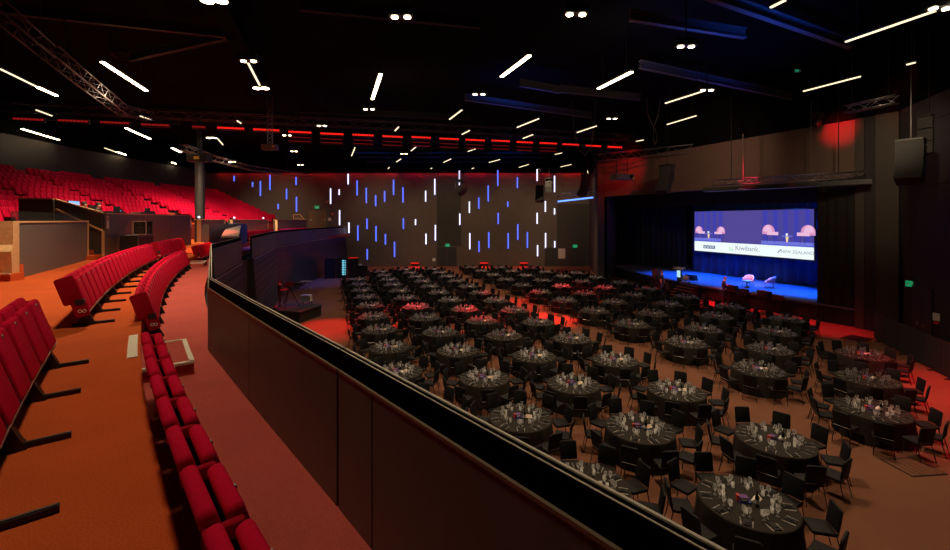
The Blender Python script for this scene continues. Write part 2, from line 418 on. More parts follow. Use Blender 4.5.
balustrade(P3, 'balustrade', 'far blue edged balustrade reaching the wall of light bars', None, 5.42, 4.3)
# retractable bleachers stacked below
BLEA = mat('bleacher_board', (.045, .045, .055), .45, noise=.1, nscale=3)
def bleacher(P, label):
    t = thing('retractable_bleacher', label, 'bleacher')
    n = 10
    for k in range(n):
        z1 = 4.22-.42*k; m = MB().use(BLEA)
        strip(m, P, -.35, .12+.03*k, z1-.40, z1)
        m.use(BLACKM); strip(m, P, -.3, .08+.03*k, z1, z1+.02)
        m.use(STEEL) if k == 0 else m.use(BLACKM)
        strip(m, P, .12+.03*k, .14+.03*k, z1-.03, z1)
        m.build('tread_panel', t)
    return t
bleacher([(-4.5,7.3),(-9.75,15.8),(-12.2,22.3)], 'stack of folded bleachers below the second balustrade, before the gap')
bleacher([(-12.75,24.5),(-16.45,35.3),(-17.65,45.0),(-18.0,59.6)], 'long stack of folded bleachers behind the camera platform')
m = MB().use(CHARCOAL); wallseg(m, (-12.3,22.6), (-12.85,24.3), 0, 4.2, .3, 1); struct(m.build('wall_vomitory'))
m = MB().use(BOOTH); wallseg(m, (-14.6,23.6), (-16.0,30.2), ZO, 6.2, .25, 1); m.use(PALEST); 
tag(m.build('side_wall'), 'low dark wall behind the corner of the second balustrade', 'wall')
m = MB().use(PALEST)
a, b = Vector((-12.2,22.2,5.62)), Vector((-16.4,30.2,6.2)); n = Vector((-.7,-.35,0))
m.add([tuple(a), tuple(b), tuple(b+n), tuple(a+n), *(tuple(p-Vector((0,0,.08))) for p in (a,b,b+n,a+n))], [(0,1,2,3),(7,6,5,4),(0,4,5,1),(1,5,6,2),(2,6,7,3),(3,7,4,0)])
m.use(CHARCOAL); wallseg(m, (-12.2,22.2), (-16.4,30.2), ZR, 5.55, .12, 1)
tag(m.build('ramp_wall'), 'sloping pale topped wall at the gap between the balustrades', 'wall')

# ------------------------------------------------------------------ theatre seats (folded)
LEAN = math.radians(17)
TAGM = mat('number_tag_grey', (.55, .53, .50), .5)
def seat_meshes():
    R = {}
    # local: faces +x, width along y, origin on the floor
    def M(x, z, lean, flip=False):
        # slab lies in its own x(width)-z(height) plane, thickness y -> map width to world y, thickness to world x
        B = Matrix(((0,1,0,0),(-1,0,0,0),(0,0,1,0),(0,0,0,1)))
        return Matrix.Translation((x,0,z)) @ Matrix.Rotation(-lean, 4, 'Y') @ B
    m = MB().use(SEATRED, True); m.slab(.49, .55, .075, .045, .026, M(-.055, .25, LEAN)); R['backrest'] = m.mesh('backrest')
    m = MB().use(SEATRED, True); m.slab(.455, .565, .075, .045, .026, M(.060, .21, LEAN)); R['seat'] = m.mesh('seat')
    m = MB().use(TAGM); T = M(.060, .21, LEAN)
    m.lathe([(.016,0),(.016,.006),(.010,.007)], 10, T @ Matrix.Translation((.0,.038,.51)) @ Matrix.Rotation(-PI/2, 4, 'X')); m.use(BLACKM); m.lathe([(.009,.007),(.009,.009)], 8, T @ Matrix.Translation((.0,.038,.51)) @ Matrix.Rotation(-PI/2, 4, 'X'))
    R['number_tag'] = m.mesh('number_tag')
    m = MB().use(SEATRED2, True); m.slab(.05, .16, .07, .015, .012, Matrix.Translation((-.235,.276,.69)) @ Matrix(((0,0,1,0),(1,0,0,0),(0,1,0,0),(0,0,0,1)))); R['armrest'] = m.mesh('armrest')
    m = MB().use(BLACKM); m.bar((.0,.276,.22),(-.12,.276,.68),.025,.08); m.box((-.06,.262,.30),(.03,.290,.42)); m.bar((.0,-.2,.24),(.0,.27,.24),.04,.08); R['bracket'] = m.mesh('bracket')
    # end wing
    m = MB().use(SEATRED2, True); m.slab(.23, .42, .05, .03, .012, Matrix.Translation((-.075,0,.38)) @ Matrix.Rotation(-LEAN, 4, 'Y'))
    m.slab(.18, .22, .05, .03, .012, Matrix.Translation((.03,0,.17)) @ Matrix.Rotation(-LEAN*.8, 4, 'Y'))
    m.use(BLACKP); m.box((-.06,-.035,.36),(.05,.035,.44)); R['end'] = m.mesh('end_panel')
    m = MB().use(WHITE); 
    for dx in (-.025, .025):
        for a in range(8):
            a0, a1 = a*PI/4, (a+1)*PI/4
            m.bar((.02+dx+.022*math.cos(a0),-.03,.26+.022*math.sin(a0)), (.02+dx+.022*math.cos(a1),-.03,.26+.022*math.sin(a1)), .006, .008)
    R['letter'] = m.mesh('row_letter')
    return R
SM = seat_meshes()
proto = {}
def new_seat(loc, rz, label, group):
    if 'r' not in proto:
        t = thing('theatre_seat', label, 'seat', loc, rz, group)
        obj('backrest', SM['backrest'], t); s = obj('seat', SM['seat'], t); g = obj('number_tag', SM['number_tag'], s)
        g['label'] = 'small dark number tag'
        obj('armrest', SM['armrest'], t); obj('bracket', SM['bracket'], t)
        proto['r'] = t; return t
    return dup(proto['r'], loc, rz, label, group)
SEATN = [0]
def bank(wd, t_near, t_far, z, where, beamlabel, end=True, feet=True):
    """one bank of folded seats on a beam with feet; numbered from its near end"""
    pitch = .55/(RR+wd)*180/PI; n = int(round((t_near-t_far)/pitch)); cnt = 0
    root = thing('seat_row_frame', beamlabel, 'seat frame', ring(wd, (t_near+t_far)/2, z))
    inv = Vector(root.location)
    m = MB().use(BLACKM); pts = [ring(wd-.03, t_near-pitch*i, z+.20)-inv for i in range(n+1)]
    for a, b in zip(pts[:-1], pts[1:]): m.bar(a, b, .09, .07)
    m.use(CHROME)
    pts2 = [ring(wd-.085, t_near-pitch*i, z+.215)-inv for i in range(n+1)]
    for a, b in zip(pts2[:-1], pts2[1:]): m.bar(a, b, .006, .010)
    m.build('beam', root)
    for i in range(0, n+1, 2):
        th = t_near-pitch*(i+.35 if i < n else i-.3); c = ring(wd-.03, th, z)-inv; f = Vector((math.cos(math.radians(th)), math.sin(math.radians(th)), 0))
        m = MB().use(BLACKM); s = Vector((-f.y,f.x,0))*.045
        a = c-f*.10; b = c+f*.13; tp = c+Vector((0,0,.20))
        m.add([tuple(p) for p in (a-s,b-s,tp+f*.04-s,tp-f*.04-s,a+s,b+s,tp+f*.04+s,tp-f*.04+s)], [(0,1,2,3),(7,6,5,4),(0,4,5,1),(1,5,6,2),(2,6,7,3),(3,7,4,0)])
        if feet:
            m.bar(c-f*.15+Vector((0,0,.02)), c+f*.36+Vector((0,0,.02)), .045, .035)
            m.use(DARKALU).bar(c+f*.10+Vector((0,0,.04)), c+f*.35+Vector((0,0,.04)), .02, .008)
        m.build('foot', root)
    for i in range(n):
        th = t_near-pitch*(i+.5); p = ring(wd, th, z)
        q = pix(p+Vector((0,0,.8)))
        if q is None or q[0] < -60 or q[1] > 640: continue
        cnt += 1
        new_seat(p, math.radians(th), f'red folded seat, {ordn(cnt)} from near end of the {where}', 'folded theatre seats in the ' + where)
        SEATN[0] += 1
    if end:
        th = t_near+pitch*.06; e = obj('end_panel', SM['end'], root, ring(wd, th, z)-inv, math.radians(th)); obj('row_letter', SM['letter'], e)
    return root
bank(1.82, 44.0, 38.05, ZO, 'row at the left frame edge', 'black beam and feet under the seat row at the left frame edge', False)
bank(1.70, 36.5, 27.4, ZO, 'long orange aisle row', 'black beam and feet under the long seat row on the orange aisle')
bank(1.74, 26.5, 22.4, ZO, 'short row beyond the orange aisle row', 'black beam and feet under the short row beyond the long orange aisle row')
bank(.73, 45.5, 38.9, ZR, 'row in front beside the balustrade', 'black beam and feet under the foreground row beside the balustrade', False, False)
bank(.82, 36.5, 26.2, ZR, 'long red walkway row', 'black beam and feet under the long seat row beside the red walkway', True, False)
bank(.82, 24.0, 20.6, ZR, 'short row near the balustrade corner', 'black beam and feet under the short row by the second balustrade', True, False)
bank(1.0, 17.2, 14.6, ZO, 'small row seen through the gap', 'black beam and feet under the small row seen through the balustrade gap')
bank(1.3, 13.0, 6.0, ZO, 'far row behind the blue edged balustrade', 'black beam and feet under the far row behind the blue edged balustrade')
bank(1.3, 4.8, -1.5, ZO, 'last row before the light bar wall', 'black beam and feet under the last row before the light bar wall')
# step boxes between the banks
def stepbox(t0, t1, w0, w1, z, label):
    root = thing('step_box', label, 'step')
    m = MB().use(REDCARPET); arc_slab(m, w0, w1, t0, t1, ZR, z, 2); m.build('tread', root)
    m = MB().use(NOSING)
    arc_slab(m, w0-.01, w0+.045, t0, t1, z-.02, z+.012, 2); arc_slab(m, w0, w1, t0+.01, t0-.04, z-.02, z+.012, 2); arc_slab(m, w0, w1, t1+.03, t1-.01, z-.02, z+.012, 2)
    m.build('nosing', root)
    return root
stepbox(38.45, 37.35, .42, .95, 4.63, 'red carpeted step box with white nosing behind the foreground seats')
stepbox(25.8, 24.9, .35, .95, 4.64, 'small red step box at the far end of the long red walkway row')
m = MB().use(NOSING); arc_slab(m, .99, 1.09, 38.45, 37.4, ZO, ZO+.012, 2); tag(m.build('step_nosing'), 'pale step edge strip on the orange carpet by the step box', 'step edge')

# raked tier seats: the nearest as individuals, the rest as one mass
tier_seats = []
for k in range(NT):
    wk, zk = tier(k); pitch = .55/(RR+wk)*180/PI; th = 33.0; row = []
    rnd = random.Random(k)
    while th > -9.4:
        th -= pitch
        if any(abs(th-a) < .42 for a in AISLES): continue
        p = ring(wk, th, zk)
        if p.y > 59.3: break
        q = pix(p+Vector((0,0,.7)))
        if q is None or q[0] < -12: continue
        if k == 0 and 25.5 < th < 30: continue
        row.append((p, th))
    for j, (p, th) in enumerate(row): tier_seats.append(((p-Vector((0,0,CZ))).length, k, len(row)-j, p, th))
def tier_hidden(p):
    u, v = pix(p+Vector((0,0,.85)))
    if 103 < u < 190 and v > 210: return True
    if 24 < u < 103 and v > 201: return True
    if u >= 195 and v > 217: return True
    return False
vis = [s for s in tier_seats if not tier_hidden(s[3])]
vis.sort(key=lambda s: s[0])
keep = max(0, 298-SEATN[0])
for d, k, j, p, th in vis[:keep]:
    new_seat(p, math.radians(th), f'red tip-up seat, raked tier {ordn(k+1)} row up, {ordn(j)} from the light bar wall', 'tip-up seats of the raked tier')
m = MB()
def lowseat(mb, p, th):
    R = Matrix.Translation(p) @ Matrix.Rotation(math.radians(th), 4, 'Z') @ Matrix.Rotation(-LEAN, 4, 'Y')
    mb.use(SEATRED); mb.slab(.49, .60, .10, .05, .03, R @ Matrix.Translation((.10,0,.30)) @ Matrix.Rotation(-PI/2, 4, 'Z'), 1)
    mb.slab(.46, .58, .10, .05, .03, R @ Matrix.Translation((.24,0,.20)) @ Matrix.Rotation(-PI/2, 4, 'Z'), 1)
    mb.use(BLACKM).box((-.1,-.24,0),(.0,.24,.25), Matrix.Translation(p) @ Matrix.Rotation(math.radians(th), 4, 'Z'))
for d, k, j, p, th in vis[keep:]: lowseat(m, p, th)
if m.f: tag(m.build('raked_tier_seating'), 'mass of red tip-up seats in the distant part of the raked tier', 'seating', None, 'stuff')

# ------------------------------------------------------------------ booth walls on the upper level
def boothwall(name, label, A, B, z0, z1, capmat=TIMBER, thick=.18, mat_=BOOTH, seams=0, endcaps=(True, True)):
    root = thing(name, label, 'booth wall')
    A = Vector((*A,0)); B = Vector((*B,0)); d = (B-A).normalized()
    n = seams+1
    for k in range(n):
        a = A+(B-A)*(k/n); b = A+(B-A)*((k+1)/n)
        m = MB().use(mat_); wallseg(m, tuple((a+d*.02)[:2]), tuple((b-d*.02)[:2]), z0, z1-.05, thick, 1); m.build('panel', root)
    m = MB().use(CHARCOAL); nn = Vector((-d.y,d.x,0)); a, b = A+nn*.03, B+nn*.03; wallseg(m, tuple(a[:2]), tuple(b[:2]), z0, z1-.06, thick-.06, 1); m.build('core', root)
    m = MB().use(capmat); wallseg(m, tuple((A-d*.05-nn*.03)[:2]), tuple((B+d*.05-nn*.03)[:2]), z1-.05, z1, thick+.06, 1); m.build('cap', root)
    for f, P, s in ((endcaps[0], A, -1), (endcaps[1], B, 1)):
        if f:
            m = MB().use(capmat); q = P+d*s*.06; wallseg(m, tuple((P-nn*.03)[:2]), tuple((q-nn*.03)[:2]), z0, z1-.05, (thick+.06), 1); m.build('end_trim', root)
    return root
b1a, b1b = at(17,279,ZO), at(87.5,260,ZO)
B1 = boothwall('booth_wall', 'near grey booth wall with pale timber end, left of the stairs', (b1a.x,b1a.y), (b1b.x,b1b.y), ZO, 6.42, endcaps=(False, True))
m = MB().use(TIMBER)
e = at(34,272,ZO)
dd = Vector((b1b.x-b1a.x, b1b.y-b1a.y, 0)).normalized(); ee = Vector((-dd.y,dd.x,0))
o0 = Vector((b1a.x,b1a.y,0))-dd*.04-ee*.06
M4 = Matrix(((dd.x,ee.x,0,o0.x),(dd.y,ee.y,0,o0.y),(0,0,1,0),(0,0,0,1)))
prof = [(0,ZO),(-.42,ZO),(-.50,ZO+.80),(-.38,ZO+.98),(-.38,6.42),(0,6.42)]
m.add([(x,0,z) for x,z in prof]+[(x,.34,z) for x,z in prof], [tuple(range(6)), tuple(range(11,5,-1))]+[(i,6+i,6+(i+1)%6,(i+1)%6) for i in range(6)], M4)
m.build('timber_end', B1)
m = MB().use(PANE)
wallseg(m, tuple((Vector((b1a.x,b1a.y,0))+ee*.1)[:2]), tuple((Vector((b1b.x,b1b.y,0))+ee*.1)[:2]), 6.42, 6.70, .02, 1)
m.build('glass_screen', B1)
b2a, b2b = (-16.1,18.7), (-19.0,28.8)
B2 = boothwall('booth_wall', 'long grey front wall of the sound control booth with timber cap', b2a, b2b, ZO, 6.76, seams=2, endcaps=(False, False))
m = MB().use(SIGNRED); 
def onb2(f, z, off=-.02):
    a = Vector((*b2a,z)); b = Vector((*b2b,z)); d = (b-a).normalized(); n = Vector((-d.y,d.x,0)); return a+(b-a)*f+n*off, d, n
for f, z, w_, h_, mt in ((.018,6.35,.16,.55,WHITE),(.018,6.5,.10,.18,SIGNRED),(.985,6.3,.25,.7,WHITE),(.985,6.55,.2,.25,SIGNRED),(.43,6.2,.14,.2,SIGNRED)):
    p, d, n = onb2(f, z); m.use(mt); wallseg(m, tuple((p-d*w_/2)[:2]), tuple((p+d*w_/2)[:2]), z-h_/2, z+h_/2, .01 if mt is SIGNRED else .006, -1)
m.build('safety_notice', B2)
# stair side wall behind: sloping top
def slopewall(label, A, B, z0, za, zb, matp=CHARCOAL, cap=TIMBER, t=.15):
    root = thing('stair_wall', label, 'stair wall')
    A = Vector((*A,0)); B = Vector((*B,0)); d = (B-A).normalized(); n = Vector((-d.y,d.x,0))*t
    m = MB().use(matp); vs = [(A.x,A.y,z0),(B.x,B.y,z0),(B.x,B.y,zb),(A.x,A.y,za)]; vs += [(x+n.x,y+n.y,z) for x,y,z in vs]
    m.add(vs, [(0,1,2,3),(7,6,5,4),(0,4,5,1),(1,5,6,2),(2,6,7,3),(3,7,4,0)]); m.build('panel', root)
    m = MB().use(cap); m.bar((A.x+n.x/2,A.y+n.y/2,za+.025),(B.x+n.x/2,B.y+n.y/2,zb+.025),t+.05,.05); m.build('cap', root)
    return root
slopewall('charcoal stair wall with sloping timber cap rising to the raked seats', (-16.14,18.66), (-17.57,18.05), ZO, 6.74, 7.29)
slopewall('charcoal wall panel with level cap behind the near booth wall', (-17.62,18.03), (-18.6,17.6), ZO, 7.30, 7.31)
# handrail on the stair
m = MB().use(TIMBER)
p0, p1, p2 = at(103.5,258.5,ZO), atd(103,231,18.4), atd(56,209,17.8)
p0.x, p0.y = p1.x, p1.y
m.bar(p0, p1, .07, .07); m.bar(p1, p2, .07, .06); tag(m.build('handrail'), 'pale timber handrail sloping up the stairs beside the control booth', 'handrail')
for i in range(4):
    m = MB().use(ORANGE); a = at(88,257,ZO); 
    arc_slab(m, 4.35+.3*i, 4.65+.3*i, 24.75, 23.98, ZO, ZO+.19*(i+1), 2); o = m.build('step')
    struct(o); o.name = 'trim_stair_step'
for i in range(5):
    m = MB().use(ORANGE); a = at(20,281,ZO); m.box((a.x-3.0,a.y-.1+.33*i,ZO),(a.x-.15-.36*i,a.y+.25+.33*i,ZO+.20*(i+1))); m.use(NOSING).box((a.x-3.0,a.y-.12+.33*i,ZO+.20*(i+1)-.02),(a.x-.15-.36*i,a.y-.08+.33*i,ZO+.20*(i+1)+.01))
    struct(m.build('trim_left_step'))
B3 = [((-20.5,31.7),(-21.5,37.0)),((-21.66,38.0),(-22.3,46.3)),((-22.3,48.0),(-21.9,56.0))]
for (a, b), lab in zip(B3, ('first low grey wall beyond the control booth with timber end','second low grey wall of three before the light bar wall','third low grey wall of three, nearest the light bar wall')):
    boothwall('booth_wall', lab, a, b, ZO, 6.5)
for lx, y in ((-20.75,32.4), (-21.9,39.2), (-22.3,45.4)):
    m = MB().use(BLACKM); m.lathe([(.05,0),(.05,.1)], 8); m.use(LEDW, True); m.sphere((0,0,.16), .09, 8, 5)
    o = m.build('wall_lamp', None, (lx-.05,y,6.5)); tag(o, f'small white lamp standing on the {"first" if y < 35 else "second"} low grey wall{"" if y < 35 else (", near end" if y < 42 else ", far end")}', 'lamp')
# gear in front of the control booth
p, d, n = onb2(.03, ZO, -.75)
ang = math.atan2(d.y, d.x)
t = thing('equipment_case', 'black flight case standing against the control booth wall', 'case', p, ang)
m = MB().use(BLACKP); m.box((0,-.35,.05),(1.5,.35,.95)); m.build('body', t)
m = MB().use(DARKALU)
for x in (0, 1.5):
    for yy in (-.355, .355): m.box((x-.03,yy-.02,.05),(x+.03,yy+.02,.97))
m.box((0,-.37,.90),(1.5,-.345,.96)); m.box((0,-.37,.04),(1.5,-.345,.10)); m.build('corner_trim', t)
m = MB().use(BLACKM); m.box((.45,-.375,.45),(.75,-.35,.60)); m.build('handle', t)
for k in range(4):
    m = MB().use(BLACKM, True); m.lathe([(.05,-.02),(.05,.02)], 10, Matrix.Translation((.1 if k % 2 else 1.4, -.25 if k < 2 else .25, .03)) @ Matrix.Rotation(PI/2, 4, 'X')); m.build('caster', t)
for x, lab, wd in ((.20,'pale framed loudspeaker on the flight case','white'),(.85,'grey loudspeaker beside the pale one on the flight case','grey')):
    s = thing('monitor_speaker', lab, 'loudspeaker', p+d*x+Vector((.12,-.1,.985)), ang-1.05)
    m = MB().use(PALEST if wd == 'white' else BOOTH); m.box((0,-.2,0),(.5,.2,.62)); m.build('cabinet', s)
    m = MB().use(BLACKP); m.box((.04,-.215,.04),(.46,-.2,.58)); m.build('baffle', s)
    m = MB().use(CHARCOAL, True); m.lathe([(.17,0),(.12,.02),(.04,-.01)], 16, Matrix.Translation((.25,-.216,.22)) @ Matrix.Rotation(PI/2, 4, 'X')); m.build('woofer', s)
    m = MB().use(CHARCOAL, True); m.lathe([(.06,0),(.03,.012)], 12, Matrix.Translation((.25,-.216,.48)) @ Matrix.Rotation(PI/2, 4, 'X')); m.build('tweeter', s)
# sound desk inside the booth
p, d, n = onb2(.5, 6.0, 1.3)
m = MB().use(CHARCOAL); a = onb2(.05, 6.0, .9)[0]; b = onb2(.95, 6.0, .9)[0]
m.add([(q.x+n.x*o_, q.y+n.y*o_, z) for z in (6.62,6.68) for q, o_ in ((a,0),(b,0),(b,.9),(a,.9))], [(0,3,2,1),(4,5,6,7),(0,1,5,4),(1,2,6,5),(2,3,7,6),(3,0,4,7)])
for f in (.06,.28,.5,.72,.94):
    q = onb2(f, 6.0, 1.3)[0]; m.box((q.x-.05,q.y-.05,5.99),(q.x+.05,q.y+.05,6.62))
tag(m.build('control_desk'), 'long dark control desk behind the booth wall', 'desk')
bang = math.atan2(d.y, d.x)
for f, lab in ((.10,'mixing console at the near end of the control desk'),(.30,'mixing console in the middle of the control desk'),(.62,'mixing console at the far end of the control desk')):
    q = onb2(f, 6.68, 1.3)[0]; t = thing('mixing_console', lab, 'console', q, bang)
    m = MB().use(CHARCOAL); m.add([(-.8,-.35,0),(.8,-.35,0),(.8,.35,0),(-.8,.35,0),(-.8,-.35,.22),(.8,-.35,.22),(.8,.35,.08),(-.8,.35,.08)], [(0,3,2,1),(4,5,6,7),(0,1,5,4),(1,2,6,5),(2,3,7,6),(3,0,4,7)]); m.build('body', t)
    m = MB().use(DARKALU)
    for i in range(16): m.box((-.7+.09*i,-.1,.15),(-.66+.09*i,.2,.20))
    m.build('fader_bank', t)
    m = MB().use(BLACKP); m.box((-.3,-.37,.2),(.3,-.33,.45)); m.build('meter_bridge', t)
for f, lab, mt in ((.15,'bright blue screen on the control desk',SCRBLUE),(.205,'monitor turned away on the control desk',BLACKP),(.44,'laptop screen glowing on the control desk',SCRBLUE),(.76,'monitor near the far end of the control desk',BLACKP),(.84,'last monitor at the far end of the control desk',BLACKP)):
    big = f == .15
    q = onb2(f, 6.68, 1.55 if not big else 1.9)[0]; t = thing('monitor', lab, 'monitor', q, bang)
    s = .55 if big else .45
    h0 = .42 if big else .12
    m = MB().use(BLACKP); m.box((-.03,-.03,0),(.03,.03,h0+.05)); m.box((-.18,-.12,0),(.18,.12,.02)); m.build('stand', t)
    m = MB().use(BLACKP); m.box((-s*.75,.0,h0),(s*.75,.04,h0+s*.42)); m.build('casing', t)
    m = MB().use(mt); m.box((-s*.72,-.006,h0+.02),(s*.72,.0,h0+s*.42-.02)); m.build('screen', t)

# ------------------------------------------------------------------ people
def make_person(name, label, loc, rz, pose, shirt, trousers, hairm=HAIR, scale=1.0, sleeve=True):
    """one continuous body grown over a skeleton; x right, y forward"""
    J = dict(pelvis=((0,0,.95),.135), waist=((0,.0,1.10),.125), chest=((0,.0,1.30),.15), upper=((0,-.01,1.44),.115), neck=((0,.0,1.53),.055), jaw=((0,.03,1.62),.068), skull=((0,.01,1.70),.088), crown=((0,.0,1.755),.06), nose=((0,.115,1.665),.012))
    for s, sx in (('l',-1),('r',1)):
        J[s+'sh'] = ((.18*sx,-.01,1.42),.062); J[s+'el'] = ((.24*sx,-.03,1.13),.045); J[s+'wr'] = ((.25*sx,.08,.90),.030); J[s+'pa'] = ((.25*sx,.11,.82),.034)
        J[s+'hip'] = ((.10*sx,0,.88),.10); J[s+'kn'] = ((.11*sx,.02,.48),.062); J[s+'an'] = ((.12*sx,-.02,.09),.042); J[s+'to'] = ((.13*sx,.14,.045),.035); J[s+'he'] = ((.12*sx,-.06,.045),.036)
    for k, v in pose.items(): J[k] = (v, J[k][1])
    E = [('pelvis','waist','shirt'),('waist','chest','shirt'),('chest','upper','shirt'),('upper','neck','skin'),('neck','jaw','skin'),('jaw','skull','skin'),('skull','crown','skin'),('jaw','nose','skin')]
    for s in 'lr':
        E += [('upper',s+'sh','shirt'),(s+'sh',s+'el','shirt'),(s+'el',s+'wr','skin'),(s+'wr',s+'pa','skin'),('pelvis',s+'hip','trousers'),(s+'hip',s+'kn','trousers'),(s+'kn',s+'an','trousers'),(s+'an',s+'to','shoe'),(s+'an',s+'he','shoe')]
    names = list(J); V = [Vector(J[k][0]) for k in names]; Rd = [J[k][1] for k in names]; idx = {k:i for i,k in enumerate(names)}
    edges = [(idx[a], idx[b]) for a, b, _ in E]; tags = [t for *_, t in E]
    for s, sx in (('l',-1),('r',1)):
        pa = Vector(J[s+'pa'][0]); wr = Vector(J[s+'wr'][0]); d = (pa-wr).normalized(); fw = Vector((sx*-.3,.9,.2)); fw = (fw-d*fw.dot(d)).normalized(); inn = d.cross(fw).normalized()
        for k, (off, L) in enumerate(((-.028,.075),(-.010,.085),(.009,.080),(.027,.062))):
            a = pa+d*.03+fw*off; b = a+d*L*.55+inn*.012*sx; c = b+d*L*.45+inn*.03*sx
            i0 = len(V); V += [a,b,c]; Rd += [.0095,.0088,.0075]; edges += [(idx[s+'pa'],i0),(i0,i0+1),(i0+1,i0+2)]; tags += ['skin']*3
        a = pa-d*.02+fw*.040; b = a+d*.035+fw*.022; i0 = len(V); V += [a,b]; Rd += [.0105,.009]; edges += [(idx[s+'pa'],i0),(i0,i0+1)]; tags += ['skin']*2
    me = bpy.data.meshes.new(name); me.from_pydata([tuple(v) for v in V], edges, [])
    tmp = bpy.data.objects.new('tmp', me); COL.objects.link(tmp)
    sk = tmp.modifiers.new('Skin', 'SKIN'); sk.use_smooth_shade = True
    if not me.skin_vertices: me.attributes
    for i, sv in enumerate(me.skin_vertices[0].data): sv.radius = (Rd[i], Rd[i]); sv.use_root = (i == 0)
    ss = tmp.modifiers.new('Sub', 'SUBSURF'); ss.levels = 1; ss.render_levels = 1
    dg = bpy.context.evaluated_depsgraph_get(); nm = bpy.data.meshes.new_from_object(tmp.evaluated_get(dg))
    bpy.data.objects.remove(tmp); nm.name = name
    nm.materials.clear()
    order = ['shirt','skin','trousers','shoe']; mm = dict(shirt=shirt, skin=SKIN, trousers=trousers, shoe=BLACKP)
    for k in order: nm.materials.append(mm[k])
    segs = [(V[a], V[b], t) for (a, b), t in zip(edges, tags)]
    for p in nm.polygons:
        best = 1e9; bt = 'shirt'
        for a, b, t in segs:
            ab = b-a; f = max(0, min(1, (p.center-a).dot(ab)/max(ab.length_squared,1e-9))); dd_ = (p.center-(a+ab*f)).length
            if dd_ < best: best = dd_; bt = t
        p.material_index = order.index(bt); p.use_smooth = True
    o = obj(name, nm, None, loc, rz); o.scale = (scale,)*3
    tag(o, label, 'person')
    sk_ = Vector(J['skull'][0]); m = MB().use(hairm, True)
    m.sphere(sk_+Vector((0,-.022,.022)), .102, 12, 8, (1,1.08,.98)); m.build('hair', o)
    m = MB().use(HAIR)
    for sx in (-1, 1): m.sphere(sk_+Vector((.034*sx,.085,-.02)), .011, 6, 4)
    m.build('eyes', o)
    m = MB().use(SKIN, True)
    for sx in (-1, 1): m.sphere(sk_+Vector((.094*sx,.0,-.03)), .028, 6, 5, (.4,.7,1.1))
    m.build('ears', o)
    m = MB().use(SIGNRED); m.box(tuple(Vector(J['jaw'][0])+Vector((-.025,.066,-.012))), tuple(Vector(J['jaw'][0])+Vector((.025,.076,-.004)))); m.build('mouth', o)
    return o
HAIRG = mat('ginger_brown_hair', (.18, .06, .03), .7)
# ------------------------------------------------------------------ camera platform and operator
ZP = .72
pc = Vector((-12.1,28.2,0))
m = MB().use(CHARCOAL); R_ = Matrix.Translation((-12.03,28.3,0)) @ Matrix.Rotation(math.radians(-14), 4, 'Z'); m.box((-.85,-1.2,ZP-.08),(1.45,1.2,ZP), R_); m.use(BLACKF).box((-.8,-1.15,0),(1.4,1.15,ZP-.08), R_)
tag(m.build('camera_platform'), 'low black platform under the camera tripod beside the folded bleachers', 'platform')
make_person('person', 'person in black shirt standing behind the tripod camera on the platform', (-12.85,28.3,ZP), math.radians(-75),
            dict(rel=(.27,.10,1.16), rwr=(.20,.36,1.18), rpa=(.18,.44,1.19), lel=(-.26,.0,1.14), lwr=(-.20,.22,1.02), lpa=(-.17,.30,1.02)), TSHIRT, TSHIRT, HAIRG)
t = thing('video_camera', 'black broadcast camera on a tripod on the platform', 'camera', (-12.25,28.35,ZP), math.radians(-60))
for a in (90, 210, 330):
    m = MB().use(BLACKM); c, s = math.cos(math.radians(a)), math.sin(math.radians(a)); m.tube([(.05*c,.05*s,1.25),(.35*c,.35*s,.6),(.62*c,.62*s,.02)], .028, 6); m.tube([(.1*c,.1*s,.55),(.45*c,.45*s,.4)], .012, 5); m.build('tripod_leg', t)
m = MB().use(BLACKM, True); m.lathe([(.09,1.2),(.10,1.3),(.06,1.36)], 10); m.build('tripod_head', t)
m = MB().use(BLACKP); m.box((-.12,-.35,1.36),(.12,.25,1.62)); m.box((-.04,-.2,1.62),(.04,.1,1.70)); m.build('camera_body', t)
m = MB().use(BLACKM, True); m.tube([(0,.25,1.49),(0,.75,1.49)], [.10,.12], 12); m.build('lens', t)
m = MB().use(BLACKP); m.box((-.18,-.5,1.55),(.18,-.46,1.75)); m.build('viewfinder', t)
m = MB().use(BLACKM); m.tube([(.08,-.1,1.3),(.25,-.5,1.2)], .015, 6); m.tube([(-.08,-.1,1.3),(-.25,-.5,1.2)], .015, 6); m.build('pan_bar', t)
m = MB().use(WHITE); m.box((-.35,-.25,.0),(.35,.25,.05)); m.use(BLACKM)
for x in (-.3,.3):
    for y in (-.2,.2): m.box((x-.02,y-.02,-.7),(x+.02,y+.02,0))
m.use(PALEST).box((-.34,-.2,.05),(.34,.2,.42)); tag(m.build('small_table', None, (-12.0,30.6,.70)), 'small table with a pale box behind the tripod camera', 'table')
m = MB().use(TIMBER); m.box((-.55,-.3,.70),(.55,.3,.74)); m.use(CHROME)
for x in (-.25,.25): m.tube([(x-.2,-.2,.0),(x+.2,.2,.70)], .02, 6); m.tube([(x+.2,-.2,.0),(x-.2,.2,.70)], .02, 6)
fp = at(307,289,0); tag(m.build('folding_table', None, fp), 'small folding table standing against the folded bleachers', 'table')
m = MB().use(BLACKP, True); m.lathe([(.16,0),(.18,.10),(.12,.16)], 12); m.use(SIGNRED, True); m.lathe([(.1,.16),(.05,.24)], 10); tag(m.build('cable_reel', None, (-12.75,27.5,ZP)), 'cable reel lying on the platform at the operator feet', 'reel')
